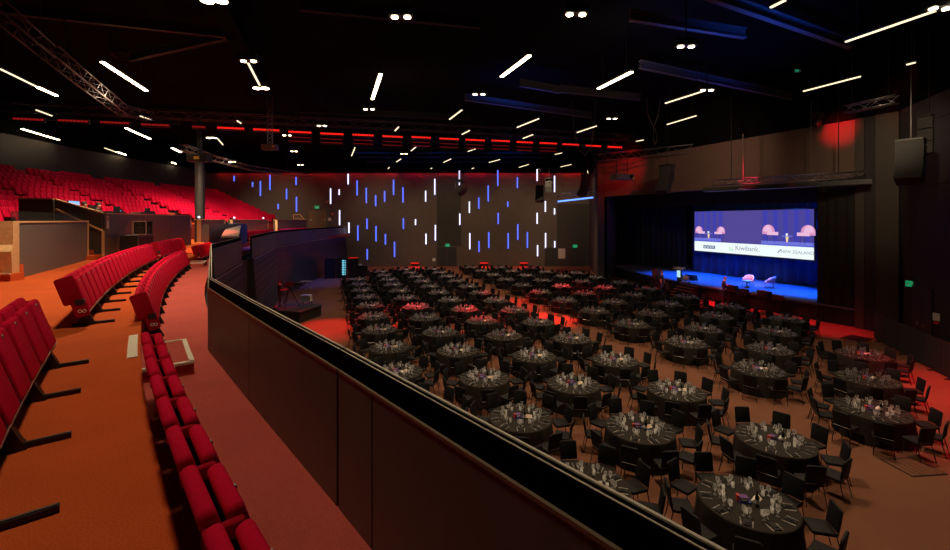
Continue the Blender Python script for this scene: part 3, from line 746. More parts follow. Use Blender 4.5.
# equipment racks and counter by the far wall
rk = at(332,278,0)
for i, (dx, lab) in enumerate(((-.2,'left black equipment rack beside the bleachers'),(1.0,'black equipment rack with glowing cyan display'),(2.2,'right black equipment rack of the three'))):
    t = thing('equipment_rack', lab, 'rack', rk+Vector((dx,.3*i,0)), .25)
    m = MB().use(BLACKP); m.box((-.55,-.4,0),(.55,.4,2.2)); m.build('body', t)
    m = MB().use(CHARCOAL)
    for k in range(7): m.box((-.45,-.43,.2+.27*k),(.45,-.4,.42+.27*k))
    m.build('module', t)
    if i == 1:
        m = MB().use(CYANL)
        for k in range(9): m.box((.06,-.45,.35+.19*k),(.28,-.435,.48+.19*k)); m.box((.33,-.45,.35+.19*k),(.45,-.435,.44+.19*k))
        m.build('display', t)
    if i == 2:
        m = MB().use(REDL); m.box((-.5,-.44,2.2),(.5,-.38,2.24)); m.build('indicator_strip', t)
ct = at(359,276,0); t = thing('bar_counter', 'black bar counter standing before the light bar wall', 'counter', ct, .15)
m = MB().use(CHARCOAL); m.box((-1,-.45,0),(1,.45,1.15)); m.build('body', t); m = MB().use(BLACKP); m.box((-1.05,-.5,1.15),(1.05,.5,1.2)); m.build('top', t)
m = MB().use(WHITE); m.box((-.2,-.15,0),(.2,.15,.16)); tag(m.build('paper_box', None, ct+Vector((.1,0,1.2))), 'pale box lying on the bar counter', 'box')

# ------------------------------------------------------------------ far wall dressing
def wallpt(u, v, y=FARY): return atd(u, v, y)
A_ = [('b',[(47,57,85),(144,88,115),(185,83,163),(235,52,131),(372,62,105),(322,124,180),(278,203,231),(374,166,245)],225,165,5.24),
      ('w',[(553,122,204),(598,127,157),(600,236,316)],225,165,5.24),
      ('w',[(147,45,102),(151,300,357),(553,134,192),(601,72,156),(500,283,315),(555,359,416),(604,313,396)],320,165,5.236),
      ('b',[(194,80,160),(242,119,199),(291,158,215),(338,136,193),(385,76,157),(434,116,197),(198,316,397),(246,280,336),(293,320,401),(342,361,417),(390,402,482),(247,440,496),(436,279,335)],320,165,5.236),
      ('w',[(97,27,110),(147,182,240),(99,242,300),(149,340,422),(486,20,80),(486,238,295),(488,400,457),(527,180,235),(528,339,420),(573,53,136),(573,216,248),(574,380,462)],440,165,5.0),
      ('b',[(194,162,219),(241,102,183),(289,25,105),(387,60,116),(339,182,210),(291,239,296),(195,380,436),(244,335,416),(341,340,419),(389,295,375),(437,335,415)],440,165,5.0)]
bars = []
for c, L, ox, oy, s in A_:
    for x, y0, y1 in L:
        u = ox+x/s; bars.append((u, oy+y0/s, oy+y1/s, c))
cols = []
for b in sorted(bars):
    if not cols or b[0]-cols[-1][-1][0] > 3: cols.append([b])
    else: cols[-1].append(b)
for ci, cl in enumerate(cols):
    cl.sort(key=lambda b: b[1])
    for bi, (u, v0, v1, c) in enumerate(cl):
        a = wallpt(u, v0, FARY-.12); b = wallpt(u, v1, FARY-.12)
        pos = 'only bar' if len(cl) == 1 else f'{ordn(bi+1)} bar from top'
        t = thing('wall_light_bar', f'{"blue" if c == "b" else "white"} light bar on the far wall, {pos} in {ordn(ci+1)} column from left', 'light bar', (a.x, FARY-.001, b.z), 0, 'blue and white light bars on the far wall')
        h = a.z-b.z
        m = MB().use(BLACKM); m.box((-.10,-.07,0),(.10,0,h)); m.build('housing', t)
        m = MB().use(LEDB if c == 'b' else LEDW); m.box((-.075,-.11,.02),(.075,-.07,h-.02)); m.build('diffuser', t)
# door and joints on the far wall
def far_box(mb, u0, u1, v0, v1, d=.06, back=0):
    a = wallpt(u0, v0); b = wallpt(u1, v1); mb.box((a.x,FARY-d,b.z),(b.x,FARY-back,a.z))
m = MB().use(WALLGR); far_box(m, 307.5, 331, 176, 232, .05); struct(m.build('trim_door_bay'))
m = MB().use(WOODDOOR); far_box(m, 309, 317.6, 210.5, 233, .09); far_box(m, 318.2, 326.5, 210.5, 233, .09); m.use(CHROME); far_box(m, 311, 312, 219, 220.5, .14); far_box(m, 324.5, 325.5, 219, 220.5, .14); struct(m.build('door_1'))
for x0, x1, nm in ((436.5,447,'door_2'),):
    m = MB().use(CHARCOAL); far_box(m, 437, 446.5, 247, 266, .08); far_box(m, 447, 456.5, 247, 266, .08); struct(m.build(nm))
m = MB().use(WALLDK); far_box(m, 557, 592, 204, 266, .04); struct(m.build('trim_far_bay'))
m = MB().use(CHARCOAL); far_box(m, 545, 583, 247.5, 266, .12); struct(m.build('door_3'))
m = MB().use(PALEST); far_box(m, 558, 565, 248.5, 258.5, .16); tag(m.build('wall_panel'), 'pale rectangular panel on the far wall right of the light bars', 'panel')
m = MB().use(WALLDK); far_box(m, 437, 461, 176, 246, .03); struct(m.build('trim_far_column_bay'))
def exit_sign(c, label, w_=.5, h_=.28, rz=0):
    t = thing('exit_sign', label, 'sign', c, rz)
    m = MB().use(BLACKM); m.box((-w_/2-.03,0,-h_/2-.03),(w_/2+.03,.08,h_/2+.03)); m.build('housing', t)
    m = MB().use(EXITG); m.box((-w_/2,-.012,-h_/2),(w_/2,0,h_/2)); m.build('panel', t)
    m = MB().use(WHITE); x = -.06   # running figure
    m.sphere((x+.03,-.02,.075), .026, 6, 4); m.bar((x+.02,-.02,.05),(x-.01,-.02,-.03),.035); m.bar((x-.01,-.02,-.03),(x+.06,-.02,-.07),.022); m.bar((x-.01,-.02,-.03),(x-.07,-.02,-.10),.022); m.bar((x+.02,-.02,.04),(x+.08,-.02,.0),.016); m.bar((x+.02,-.02,.04),(x-.06,-.02,.01),.016)
    m.bar((.1,-.02,.08),(.1,-.02,-.1),.02); m.bar((.19,-.02,.08),(.19,-.02,-.1),.02); m.bar((.1,-.02,.08),(.19,-.02,.08),.02); m.build('pictogram', t)
    return t
for u, v, lab in ((317,207.3,'green exit sign above the brown double door'),(447.6,245.3,'green exit sign over the dark door in the far wall'),(575,246.2,'green exit sign at the right end of the far wall')):
    p = wallpt(u, v, FARY-.25); exit_sign(p, lab, .62, .42)
for u, v, s, lab, mt in ((327.2,201.8,.28,'small red call point beside the brown double door',SIGNRED),(332.5,213.9,.32,'small red notice on the wall right of the double door',SIGNRED),(329.5,219.3,.42,'small white notice on the wall right of the double door',WHITE),(434,259.7,.4,'small pale box on the far wall beside the dark door',WHITE)):
    p = wallpt(u, v, FARY-.06); m = MB().use(mt); m.box((-s/2,-.02,-s/2),(s/2,.05,s/2)); m.use(WHITE).box((-s*.3,-.03,-s*.1),(s*.3,-.02,s*.1)); tag(m.build('wall_notice', None, p), lab, 'notice')
m = MB().use(ORNGCARD); a, b, c = wallpt(293.5,214.5,57.5), wallpt(300,214.5,57.5), wallpt(306.5,222,57.5)
m.bar(a, b, .07); m.bar(b, c, .07); m.bar(a, a-Vector((0,0,1.2)), .06); m.bar(c, c-Vector((0,0,1.2)), .06); m.bar(a-Vector((0,0,.5)), b-Vector((0,0,.5)), .04); m.bar(b-Vector((0,0,.5)), c-Vector((0,0,.5)), .04)
tag(m.build('handrail'), 'orange lit handrail at the far end of the raked tier', 'handrail')
m = MB().use(CHARCOAL)
pr = ring(10.6, 8.0); pcol = atd(199.5, 212, 38.0)
m.lathe([(.36,6.3),(.36,11.6),(.42,11.62),(.42,12.1)], 20, Matrix.Translation((pcol.x,pcol.y,0))); m.use(BLACKM).box((pcol.x+.34,pcol.y-.1,6.3),(pcol.x+.44,pcol.y+.1,11.0)); m.box((pcol.x-.9,pcol.y-.4,11.6),(pcol.x+.9,pcol.y+.4,12.3)); m.use(YELLOW).box((pcol.x-.1,pcol.y-.64,11.75),(pcol.x+.35,pcol.y-.6,12.0))
m.use(BLACKM).box((pcol.x-.15,pcol.y-.15,12.1),(pcol.x+.15,pcol.y+.15,16))
struct(m.build('column'))
tag(bpy.data.objects['column'], 'round dark column rising from the raked tier to the ceiling', 'column')

# ------------------------------------------------------------------ right wall dressing
def rpt(s, z, off=0): return Vector((RW0[0]+rd.x*s-.92*off, RW0[1]+rd.y*s+.38*off, z))
m = MB().use(CHARCOAL)
p1, p2 = rpt(1.6,0,.03), rpt(3.3,0,.03)
for a, b in ((p1, (p1+p2)/2-rd*.02), ((p1+p2)/2+rd*.02, p2)): wallseg(m, tuple(a[:2]), tuple(b[:2]), 0, 3.0, .05, -1)
m.use(CHROME)
for s in (2.2,2.7): q = rpt(s,1.1,.1); m.box((q.x-.04,q.y-.04,q.z-.08),(q.x+.04,q.y+.04,q.z+.08))
struct(m.build('door_4'))
exit_sign(rpt(1.50,3.05,.15), 'green exit sign on the right wall above the dark door', .30, .30, math.radians(-68))
m = MB().use(WHITE); q = rpt(3.75,1.75,.08); m.box((q.x-.03,q.y-.16,q.z-.18),(q.x,q.y+.16,q.z+.18)); m.use(SIGNRED).box((q.x-.03,q.y-.12,q.z-.36),(q.x,q.y+.12,q.z-.2)); tag(m.build('wall_notice'), 'white and red notice on the right wall beside the dark door', 'notice')
pa = Vector((21.75,23.35,0)); pb = Vector((18.6,15.7,0)); n = 7
for i in range(n):
    a = pa+(pb-pa)*i/n; b = pa+(pb-pa)*(i+1)/n-(pb-pa).normalized()*.03
    t = thing('partition_screen', f'black folding partition panel, {ordn(i+1)} from the stage along the right wall', 'partition', a, 0, 'black partition panels along the right wall')
    m = MB().use(BLACKF); wallseg(m, (0,0), tuple((b-a)[:2]), .04, 1.42, .06, -1); m.build('panel', t)
    m = MB().use(BLACKM); q = (b-a)*.5; m.box((q.x-.3,q.y-.04,0),(q.x+.3,q.y+.04,.04)); m.build('foot', t)
# floor box cover and grille
m = MB().use(BLACKM); m.box((-.5,-.4,0),(.5,.4,.012)); m.use(HALLFLOOR)
for i in range(6): m.box((-.46+.155*i,-.36,.012),(-.34+.155*i,.36,.016))
tag(m.build('floor_hatch', None, at(913,467,0), .1), 'square service hatch in the floor at the right front', 'hatch')
m = MB().use(BLACKM); m.box((-.7,-.5,0),(.7,.5,.012)); tag(m.build('floor_hatch', None, at(857,338.5,0), .5), 'dark floor hatch before the right proscenium pier', 'hatch')

# ------------------------------------------------------------------ screen
TL, TR, BR, BL = Vector((22.45,43.95,7.30)), Vector((26.25,33.30,7.30)), Vector((26.25,33.30,3.34)), Vector((22.45,43.95,3.34))
sx_ = (TR-TL); SW = sx_.length; sx_ /= SW; SH = 3.96; sn = Vector((sx_.y,-sx_.x,0)); sn = sn if sn.x < 0 else -sn
SRX = math.atan2(sx_.y, sx_.x)
# local: x along the screen, -y towards the hall, z up
def emis(name, col, s=1.0):
    m = bpy.data.materials.new(name); m.use_nodes = True; nt = m.node_tree
    for n_ in list(nt.nodes): nt.nodes.remove(n_)
    o = nt.nodes.new('ShaderNodeOutputMaterial'); e = nt.nodes.new('ShaderNodeEmission'); e.inputs[0].default_value = (*col,1); e.inputs[1].default_value = s
    nt.links.new(e.outputs[0], o.inputs[0]); return m
SCR = thing('projection_screen', 'wide projection screen above the stage showing armchairs and a white banner', 'screen', BL, SRX)
def simg(x0, x1, z0, z1, y, name, m_, parent=SCR):
    m = MB().use(m_); m.box((x0*SW,-y-.004,z0*SH),(x1*SW,-y,z1*SH)); return m.build(name, parent)
m = MB().use(BLACKM); m.box((-.12,.0,-.12),(SW+.12,.08,SH+.10)); m.build('frame', SCR)
E_PUR = emis('screen_violet', (.085,.065,.30)); E_BLU3 = emis('screen_violet_blue', (.07,.06,.32)); E_BLU = emis('screen_blue', (.05,.05,.42)); E_BLU2 = emis('screen_blue_light', (.10,.12,.62)); E_FLO = emis('screen_floor', (.17,.18,.72)); E_WHI = emis('screen_white', (.85,.95,.95), 1.05)
E_PNK = emis('screen_pink', (.72,.30,.55)); E_PNK2 = emis('screen_pink_light', (.85,.50,.72)); E_DRK = emis('screen_dark', (.03,.03,.12)); E_GLD = emis('screen_gold', (.9,.7,.35)); E_NAV = emis('screen_navy', (.06,.12,.28)); E_GRN = emis('screen_green', (.45,.85,.5)); E_GRY = emis('screen_grey', (.25,.30,.38))
PIC = simg(0, 1, 0, 1, .0, 'picture', E_PUR)
BAN = simg(0, 1, 0, .245, .004, 'banner', E_WHI)
for x0, x1 in ((0,.30),(.625,1)):
    m = MB(); nst = 5
    m.use(E_BLU3).box((x0*SW,-.0055,.30*SH),(x1*SW,-.004,.995*SH))
    for k in range(nst):
        a = x0+(x1-x0)*(k+.25)/nst; b = x0+(x1-x0)*(k+.66)/nst
        m.use(E_BLU); m.box((a*SW,-.008,.33*SH),(b*SW,-.004,.995*SH))
    m.build('picture_curtain', SCR)
    m = MB().use(E_FLO); x2 = .27 if x1 < .5 else 1
    m.box((x0*SW,-.0095,.245*SH),(x2*SW,-.004,.335*SH)); m.use(E_BLU2).box((x0*SW,-.010,.245*SH),(x2*SW,-.009,.275*SH)); m.build('picture_floor', SCR)
def chair2d(mb, cx, flip, s=1.0):
    z = .335*SH; c = cx*SW; f = flip
    pts = []
    for k in range(13):
        a = PI*(k/12); pts.append((c+.36*s*math.cos(a)-f*.06*s, z+.55*s+.42*s*math.sin(a)*.9))
    def poly(ps, y, m_):
        mb.use(m_); n_ = len(ps); mb.add([(x,-y,zz) for x,zz in ps]+[(x,-y+.003,zz) for x,zz in ps], [tuple(range(n_)), tuple(range(2*n_-1,n_-1,-1))])
    poly(pts+[(c-.36*s-f*.06*s,z+.38*s),(c+.36*s-f*.06*s,z+.38*s)], .014, E_PNK)
    poly([(x*.7+(c-f*.2*s)*.3, zz-.03) for x, zz in pts], .016, E_PNK2)
    poly([(c-.32*s+f*.18*s,z+.34*s),(c+.32*s+f*.18*s,z+.34*s),(c+.32*s+f*.18*s,z+.52*s),(c-.32*s+f*.18*s,z+.52*s)], .018, E_PNK2)
    mb.use(E_DRK)
    for dx in (-.3,-.1,.25): mb.bar((c+dx*s,-.012,z+.36*s),(c+(dx*1.15)*s,-.012,z-.08*s),.03,.006,(0,1,0))
def table2d(mb, cx):
    z = .335*SH; c = cx*SW; mb.use(E_FLO); mb.box((c-.42,-.018,z+.42),(c+.42,-.012,z+.50)); mb.use(E_WHI); mb.box((c-.1,-.018,z+.5),(c+.06,-.012,z+.68)); mb.use(E_GLD)
    mb.add([(c-.06,-.016,z-.03),(c+.06,-.016,z-.03),(c+.12,-.016,z+.42),(c-.12,-.016,z+.42)], [(0,1,2,3)])
for cx, f in ((.055,1),(.265,-1),(.69,1),(.985,-1)):
    m = MB(); s = 1.25 if cx < .5 else 1.5
    chair2d(m, cx if cx < .9 else .955, f, s); 
    m.build('picture_chair', SCR)
for cx in (.15,.82): m = MB(); table2d(m, cx); m.build('picture_table', SCR)
def text(body, size, x, z, mt, parent, name='lettering', depth=-.012):
    cu = bpy.data.curves.new(name, 'FONT'); cu.body = body; cu.size = size; cu.extrude = .001; cu.materials.append(mt); cu.resolution_u = 3
    tmp = bpy.data.objects.new('tmp', cu); COL.objects.link(tmp); nm = bpy.data.meshes.new_from_object(tmp.evaluated_get(bpy.context.evaluated_depsgraph_get())); bpy.data.objects.remove(tmp); nm.name = name
    o = bpy.data.objects.new(name, nm); COL.objects.link(o); o.parent = parent; o.location = (x, depth, z); o.rotation_euler = (PI/2,0,0); return o
text('Kiwibank.', .60, .405*SW, .09*SH, E_GRY, SCR)
text('NEW ZEALAND', .36, .775*SW, .10*SH, E_GRY, SCR)
m = MB().use(E_NAV); m.box((.095*SW,-.010,.075*SH),(.215*SW,-.005,.155*SH)); m.use(E_WHI)
for k in range(7): x = (.102+.0158*k)*SW; m.box((x,-.013,.09*SH),(x+.05,-.010,.14*SH)); m.box((x+.05,-.013,.125*SH if k % 2 else .09*SH),(x+.11,-.010,.14*SH if k % 2 else .105*SH))
m.build('boxed_logo', SCR)
m = MB().use(E_GRN); m.box((.355*SW,-.01,.07*SH),(.385*SW,-.006,.10*SH)); m.box((.352*SW,-.01,.10*SH),(.362*SW,-.006,.15*SH)); m.build('green_logo', SCR)
m = MB().use(E_NAV)
for k in range(3): m.add([(.745*SW+.05*k,-.012,.10*SH),(.75*SW+.05*k,-.012,.10*SH),(.785*SW-.04*k,-.012,.165*SH),(.777*SW-.04*k,-.012,.165*SH)], [(0,1,2,3)])
m.build('koru_logo', SCR)

# ------------------------------------------------------------------ on the stage
def onstage(u, v): return at(u, v, ZS)
lp = onstage(679.5, 282)
t = thing('lectern', 'lectern with a glowing pale front panel at the stage left side', 'lectern', lp, math.radians(-63))
m = MB().use(BLACKP); m.box((-.35,-.25,0),(.35,.25,.06)); m.build('base', t)
m = MB().use(CHARCOAL); m.box((-.16,-.1,.06),(.16,.1,1.12)); m.build('column', t)
m = MB().use(emis('lectern_display', (.45,.75,.85), 1.0)); m.box((-.16,-.125,.42),(.16,-.10,1.0)); m.build('front_panel', t)
m = MB().use(PALEST); m.add([(-.46,-.28,1.10),(.42,-.28,1.10),(.42,.28,1.20),(-.42,.28,1.20),(-.42,-.28,1.22),(.42,-.28,1.22),(.42,.28,1.27),(-.42,.28,1.27)], [(0,3,2,1),(4,5,6,7),(0,1,5,4),(1,2,6,5),(2,3,7,6),(3,0,4,7)]); m.build('reading_top', t)  # pale colour of the reading top stands in for light falling on it
m = MB().use(BLACKM); m.tube([(.1,.1,1.25),(.1,0,1.5),(.08,-.12,1.62)], .012, 6); m.build('microphone', t)
def armchair(c, rz, label):
    t = thing('armchair', label, 'armchair', c, rz)
    m = MB().use(PINK, True); m.lathe([(.05,.40),(.33,.40),(.36,.44),(.35,.50),(.30,.53),(.05,.53)], 18); m.build('seat', t)
    m = MB().use(PINK, True); n_ = 16; vs = []
    for i in range(n_+1):
        a = math.radians(-200+220*i/n_); a = math.radians(-20+220*i/n_); h = .55+.33*math.sin(PI*i/n_)
        for r, z in ((.33,.40),(.40,.42),(.43,h),(.39,h+.05),(.34,h)): vs.append((r*math.cos(a), r*math.sin(a), z))
    fs = [(i*5+k, (i+1)*5+k, (i+1)*5+(k+1) % 5, i*5+(k+1) % 5) for i in range(n_) for k in range(5)] + [(0,1,2,3,4), tuple(n_*5+k for k in (4,3,2,1,0))]
    m.add(vs, fs); m.build('backrest', t)
    for x, y in ((.24,.22),(-.24,.22),(.24,-.24),(-.24,-.24)):
        m = MB().use(BLACKM); m.tube([(x,y,.42),(x*1.2,y*1.2,0)], [.018,.012], 6); m.build('leg', t)
    return t
armchair(onstage(748,286.5), math.radians(-70)+PI, 'pink armchair facing the hall behind the small stage table')
armchair(onstage(769.5,287.5), math.radians(200)+PI/2+PI, 'pink armchair turned sideways at the right of the stage table')
bpy.data.objects['armchair'].rotation_euler.z = math.radians(-60)
bpy.data.objects['armchair.001'].rotation_euler.z = math.radians(-125)
t = thing('side_table', 'small round stage table with a gold leg before the pink armchair', 'table', onstage(747,287.6))
m = MB().use(WHITE, True); m.lathe([(.32,.50),(.33,.52),(.32,.54)], 18); m.build('table_top', t); m = MB().use(GOLD, True); m.lathe([(.05,.02),(.05,.3),(.16,.50)], 12); m.build('leg', t); m = MB().use(GOLD, True); m.lathe([(.2,0),(.2,.02)], 14); m.build('base', t)
def wedge(c, rz, label, s=1.0):
    t = thing('floor_monitor', label, 'loudspeaker', c, rz)
    m = MB().use(BLACKP); m.add([(-.36*s,-.25*s,0),(.36*s,-.25*s,0),(.36*s,.25*s,0),(-.36*s,.25*s,0),(-.36*s,-.25*s,.42*s),(.36*s,-.25*s,.42*s),(.36*s,.10*s,.40*s),(-.36*s,.10*s,.40*s)], [(0,3,2,1),(4,5,6,7),(0,1,5,4),(1,2,6,5),(2,3,7,6),(3,0,4,7)]); m.build('cabinet', t)
    m = MB().use(CHARCOAL); m.add([(-.32*s,.245*s,.04*s),(.32*s,.245*s,.04*s),(.32*s,.115*s,.37*s),(-.32*s,.115*s,.37*s),(-.32*s,.26*s,.045*s),(.32*s,.26*s,.045*s),(.32*s,.13*s,.38*s),(-.32*s,.13*s,.38*s)], [(4,5,6,7),(0,1,5,4),(1,2,6,5),(2,3,7,6),(3,0,4,7)]); m.build('grille', t)
rzs = math.radians(-64)
for u, v, s, lab in ((692,280,1.4,'black stage monitor at the right of the lectern'),(733,290.5,1.25,'black stage monitor beside the person seated on the stage edge'),(744,293.5,1.0,'small black box at the stage edge before the armchair'),(765,297,1.35,'large black stage monitor before the sideways armchair'),(778,300,1.05,'small black box at the right of the large stage monitor')):
    wedge(onstage(u, v), rzs, lab, s*.78)
m = MB().use(PALEST, True); m.sphere((0,0,.45), .26, 12, 8, (1,.7,1)); m.use(CHROME); m.box((-.35,-.2,0),(.35,.2,.12)); m.bar((-.32,0,.1),(-.32,0,.6),.06); m.bar((.32,0,.1),(.32,0,.6),.06)
tag(m.build('pale_stage_object', None, onstage(685.5,283.2), rzs), 'pale rounded object at the foot of the lectern', 'stage light')  # pale rounded object of unknown use, shaped like a fixture
m = MB().use(BLACKP); m.box((-.25,-.25,0),(.25,.25,.85)); m.use(CHARCOAL).box((-.2,-.28,.1),(.2,-.25,.78)); tag(m.build('side_speaker', None, onstage(656.5,279), rzs), 'dark upright loudspeaker at the left end of the stage', 'loudspeaker')
for u, v, lab in ((708.5,271.5,'left small lamp at the foot of the blue curtain'),(713.5,272.3,'middle small lamp at the foot of the blue curtain'),(717,272.8,'right small lamp at the foot of the blue curtain')):
    m = MB().use(BLACKM); m.box((-.12,-.1,0),(.12,.1,.2)); m.use(lamp('floor_lamp_glow'+str(int(u)), (.6,.65,1), .8)); m.box((-.08,-.11,.04),(.08,-.1,.16)); tag(m.build('uplight', None, onstage(u, v), rzs), lab, 'stage light')
# steps up to the stage
for i in range(5):
    a = Vector((17.75-.30*(4-i),37.6,0)); m = MB().use(BLACKF)
    d1 = Vector((-.236,.972,0)); n1 = Vector((-.972,-.236,0)); base = Vector((18.31,35.08,0))+n1*(.05+.30*(4-i)); 
    m.add([(p_.x,p_.y,z) for z in (0,.2*(i+1)-.01) for p_ in (base, base+n1*.30, base+n1*.30+d1*2.0, base+d1*2.0)], [(0,3,2,1),(4,5,6,7),(0,1,5,4),(1,2,6,5),(2,3,7,6),(3,0,4,7)])
    m.use(REDCARPET); 
    m.add([(p_.x,p_.y,z) for z in (.2*(i+1)-.01,.2*(i+1)) for p_ in (base, base+n1*.30, base+n1*.30+d1*2.0, base+d1*2.0)], [(0,3,2,1),(4,5,6,7),(0,1,5,4),(1,2,6,5),(2,3,7,6),(3,0,4,7)])
    if i == 0: steps = thing('stage_steps', 'dark steps leading up to the stage beside the lectern', 'steps')
    m.build('tread', steps)
make_person('person', 'person in black shirt and jeans standing before the stage left of the lectern', at(662,291.5,0), math.radians(-150), dict(), TSHIRT, JEANS, HAIRG)
sp = onstage(722.5, 289.5)
make_person('person', 'person in black seated at the stage edge among the monitors', sp-Vector((0,0,.0)), math.radians(-120),
            dict(pelvis=(0,0,.14), waist=(0,.03,.30), chest=(0,.09,.48), upper=(0,.12,.62), neck=(0,.15,.71), jaw=(0,.20,.79), skull=(0,.19,.88), crown=(0,.18,.93), nose=(0,.30,.83),
                 lsh=(-.18,.11,.60), rsh=(.18,.11,.60), lel=(-.26,.22,.38), rel=(.26,.22,.38), lwr=(-.16,.42,.36), rwr=(.16,.42,.36), lpa=(-.12,.49,.37), rpa=(.12,.49,.37),
                 lhip=(-.11,.05,.12), rhip=(.11,.05,.12), lkn=(-.22,.42,.34), rkn=(.22,.42,.34), lan=(-.15,.68,.09), ran=(.15,.68,.09), lto=(-.15,.84,.04), rto=(.15,.84,.04), lhe=(-.15,.64,.04), rhe=(.15,.64,.04)), TSHIRT, TSHIRT, HAIRG)
SIT = dict(pelvis=(0,0,.50), waist=(0,.02,.66), chest=(0,.03,.86), upper=(0,.03,1.0), neck=(0,.05,1.09), jaw=(0,.09,1.17), skull=(0,.07,1.26), crown=(0,.06,1.31), nose=(0,.18,1.22),
           lsh=(-.18,.03,.98), rsh=(.18,.03,.98), lel=(-.24,.12,.74), rel=(.24,.12,.74), lwr=(-.18,.36,.76), rwr=(.18,.36,.76), lpa=(-.16,.44,.76), rpa=(.16,.44,.76),
           lhip=(-.10,.05,.48), rhip=(.10,.05,.48), lkn=(-.12,.48,.48), rkn=(.12,.48,.48), lan=(-.12,.46,.09), ran=(.12,.46,.09), lto=(-.12,.62,.045), rto=(.12,.62,.045), lhe=(-.12,.42,.045), rhe=(.12,.42,.045))
for f, lab in ((.05,'person with dark hair seated at the near end of the control booth'),(.34,'person in black seated at the control desk, left of the pair'),(.46,'person seated at the control desk, right of the pair')):
    q = onb2(f, 6.0, 2.55)[0]; st = thing('desk_stool', 'black stool under the ' + lab.replace('person ', 'person '), 'stool', q)
    st['label'] = {.05:'black stool of the person at the near booth end', .34:'black stool of the left operator at the control desk', .46:'black stool of the right operator at the control desk'}[f]
    m = MB().use(BLACKF, True); m.lathe([(.2,.33),(.22,.36),(.2,.39)], 12); m.build('seat', st); m = MB().use(BLACKM); m.tube([(0,0,.02),(0,0,.34)], .03, 8); m.lathe([(.2,0),(.2,.02)], 10); m.build('base', st)
    make_person('person', lab, q, bang+PI, SIT, TSHIRT, TSHIRT, HAIR)

# ------------------------------------------------------------------ tables
COLS = [((-1.8,13.0),(-11.2,40.9),10),((2.40,9.27),(-10.3,47.1),13),((5.55,8.72),(-8.0,49.2),14),((7.75,11.13),(-4.85,49.5),13),((12.0,12.96),(-.40,51.3),12),((14.12,15.4),(2.95,51.1),11),((16.4,18.25),(6.6,50.3),10),((17.8,24.6),(10.8,45.8),7)]
COLN = ['first','second','third','fourth','fifth','sixth','seventh','eighth']
TABLES = []
for ci, (a, b, n) in enumerate(COLS):
    for k in range(n):
        f = k/(n-1); x = a[0]+(b[0]-a[0])*f; y = a[1]+(b[1]-a[1])*f
        j = random.Random(ci*50+k); TABLES.append((ci, k, x+j.uniform(-.06,.06), y+j.uniform(-.06,.06), math.radians(j.uniform(-7,7))))
RT, HT = .90, .75
m = MB().use(CLOTH, True); N = 64; vs = []; fs = []
rings_ = [(.30,HT+.006,0),(.87,HT+.006,0),(.898,HT+.003,0),(.907,HT-.02,.1),(.912,HT-.2,.5),(.93,.35,.9),(.95,.012,1.0)]
rnd = random.Random(5); ph = [rnd.uniform(0,6.28) for _ in range(4)]
for r, z, wv in rings_:
    for k in range(N):
        a = 2*PI*k/N; rr = r+wv*(.020*math.sin(11*a+ph[0])+.014*math.sin(19*a+ph[1])+.008*math.sin(7*a+ph[2])); vs.append((rr*math.cos(a), rr*math.sin(a), z))
vs.append((0,0,HT+.006)); C0 = len(vs)-1
for k in range(N): fs.append((C0, k, (k+1) % N))
for i in range(len(rings_)-1):
    for k in range(N): fs.append((i*N+k, (i+1)*N+k, (i+1)*N+(k+1) % N, i*N+(k+1) % N))
m.add(vs, fs); CLOTHM = m.mesh('tablecloth')
m = MB().use(TIMBER); m.lathe([(.86,HT-.03),(.86,HT)], 32); BOARDM = m.mesh('tabletop')
m = MB().use(BLACKM); m.tube([(0,0,.02),(0,0,HT-.03)], .05, 8); m.lathe([(.4,0),(.4,.03)], 16); PEDM = m.mesh('pedestal')
def tname(ci, k): return f'{ordn(k+1)} table, {COLN[ci]} line from the left'
tproto = None
for ci, k, x, y, ph_ in TABLES:
    lab = f'black clothed round table, {ordn(k+1)} from near end of {COLN[ci]} line from left'
    if tproto is None:
        tproto = thing('banquet_table', lab, 'table', (x,y,0), ph_, 'black clothed banquet tables on the hall floor')
        obj('tablecloth', CLOTHM, tproto); obj('tabletop', BOARDM, tproto); obj('pedestal', PEDM, tproto)
    else: dup(tproto, (x,y,0), ph_, lab)
# chairs -----------------------------------------------------------------
def chair_parts():
    P = {}   # faces +y (towards the table), origin on floor under seat centre
    m = MB().use(CHAIRF, True); m.slab(.44, .43, .07, .05, .02, Matrix.Translation((0,-.215,.455)) @ Matrix.Rotation(-PI/2, 4, 'X') @ Matrix.Scale(-1, 4, (0,1,0))); P['seat'] = m.mesh('seat')
    m = MB().use(CHAIRF, True); m.slab(.42, .44, .05, .05, .018, Matrix.Translation((0,-.215,.50)) @ Matrix.Rotation(math.radians(9), 4, 'X')); P['backrest'] = m.mesh('backrest')
    m = MB().use(BLACKM)
    for sx in (-1, 1): m.tube([(.205*sx,-.205,.44),(.205*sx,-.225,.56),(.2*sx,-.285,.90)], .011, 6)
    m.tube([(-.205,-.2,.43),(.205,-.2,.43)], .011, 6); m.tube([(-.2,.18,.43),(.2,.18,.43)], .011, 6); P['frame'] = m.mesh('frame'); m = MB().use(CHROME); m.tube([(-.2,-.238,.505),(.2,-.238,.505)], .007, 5); P['crossbar'] = m.mesh('crossbar')
    m = MB().use(BLACKM)
    LG = []
    for x, y, x2, y2 in ((-.195,.17,-.21,.20),(.195,.17,.21,.20),(-.195,-.19,-.215,-.29),(.195,-.19,.215,-.29)):
        m = MB().use(BLACKM); m.tube([(x,y,.44),(x2,y2,0.0)], .011, 6); LG.append(m.mesh('leg'))
    P['legs'] = LG
    return P
CP = chair_parts()
chairs = []
RAIL = [(690,550),(482,432),(340,352),(212,283)]
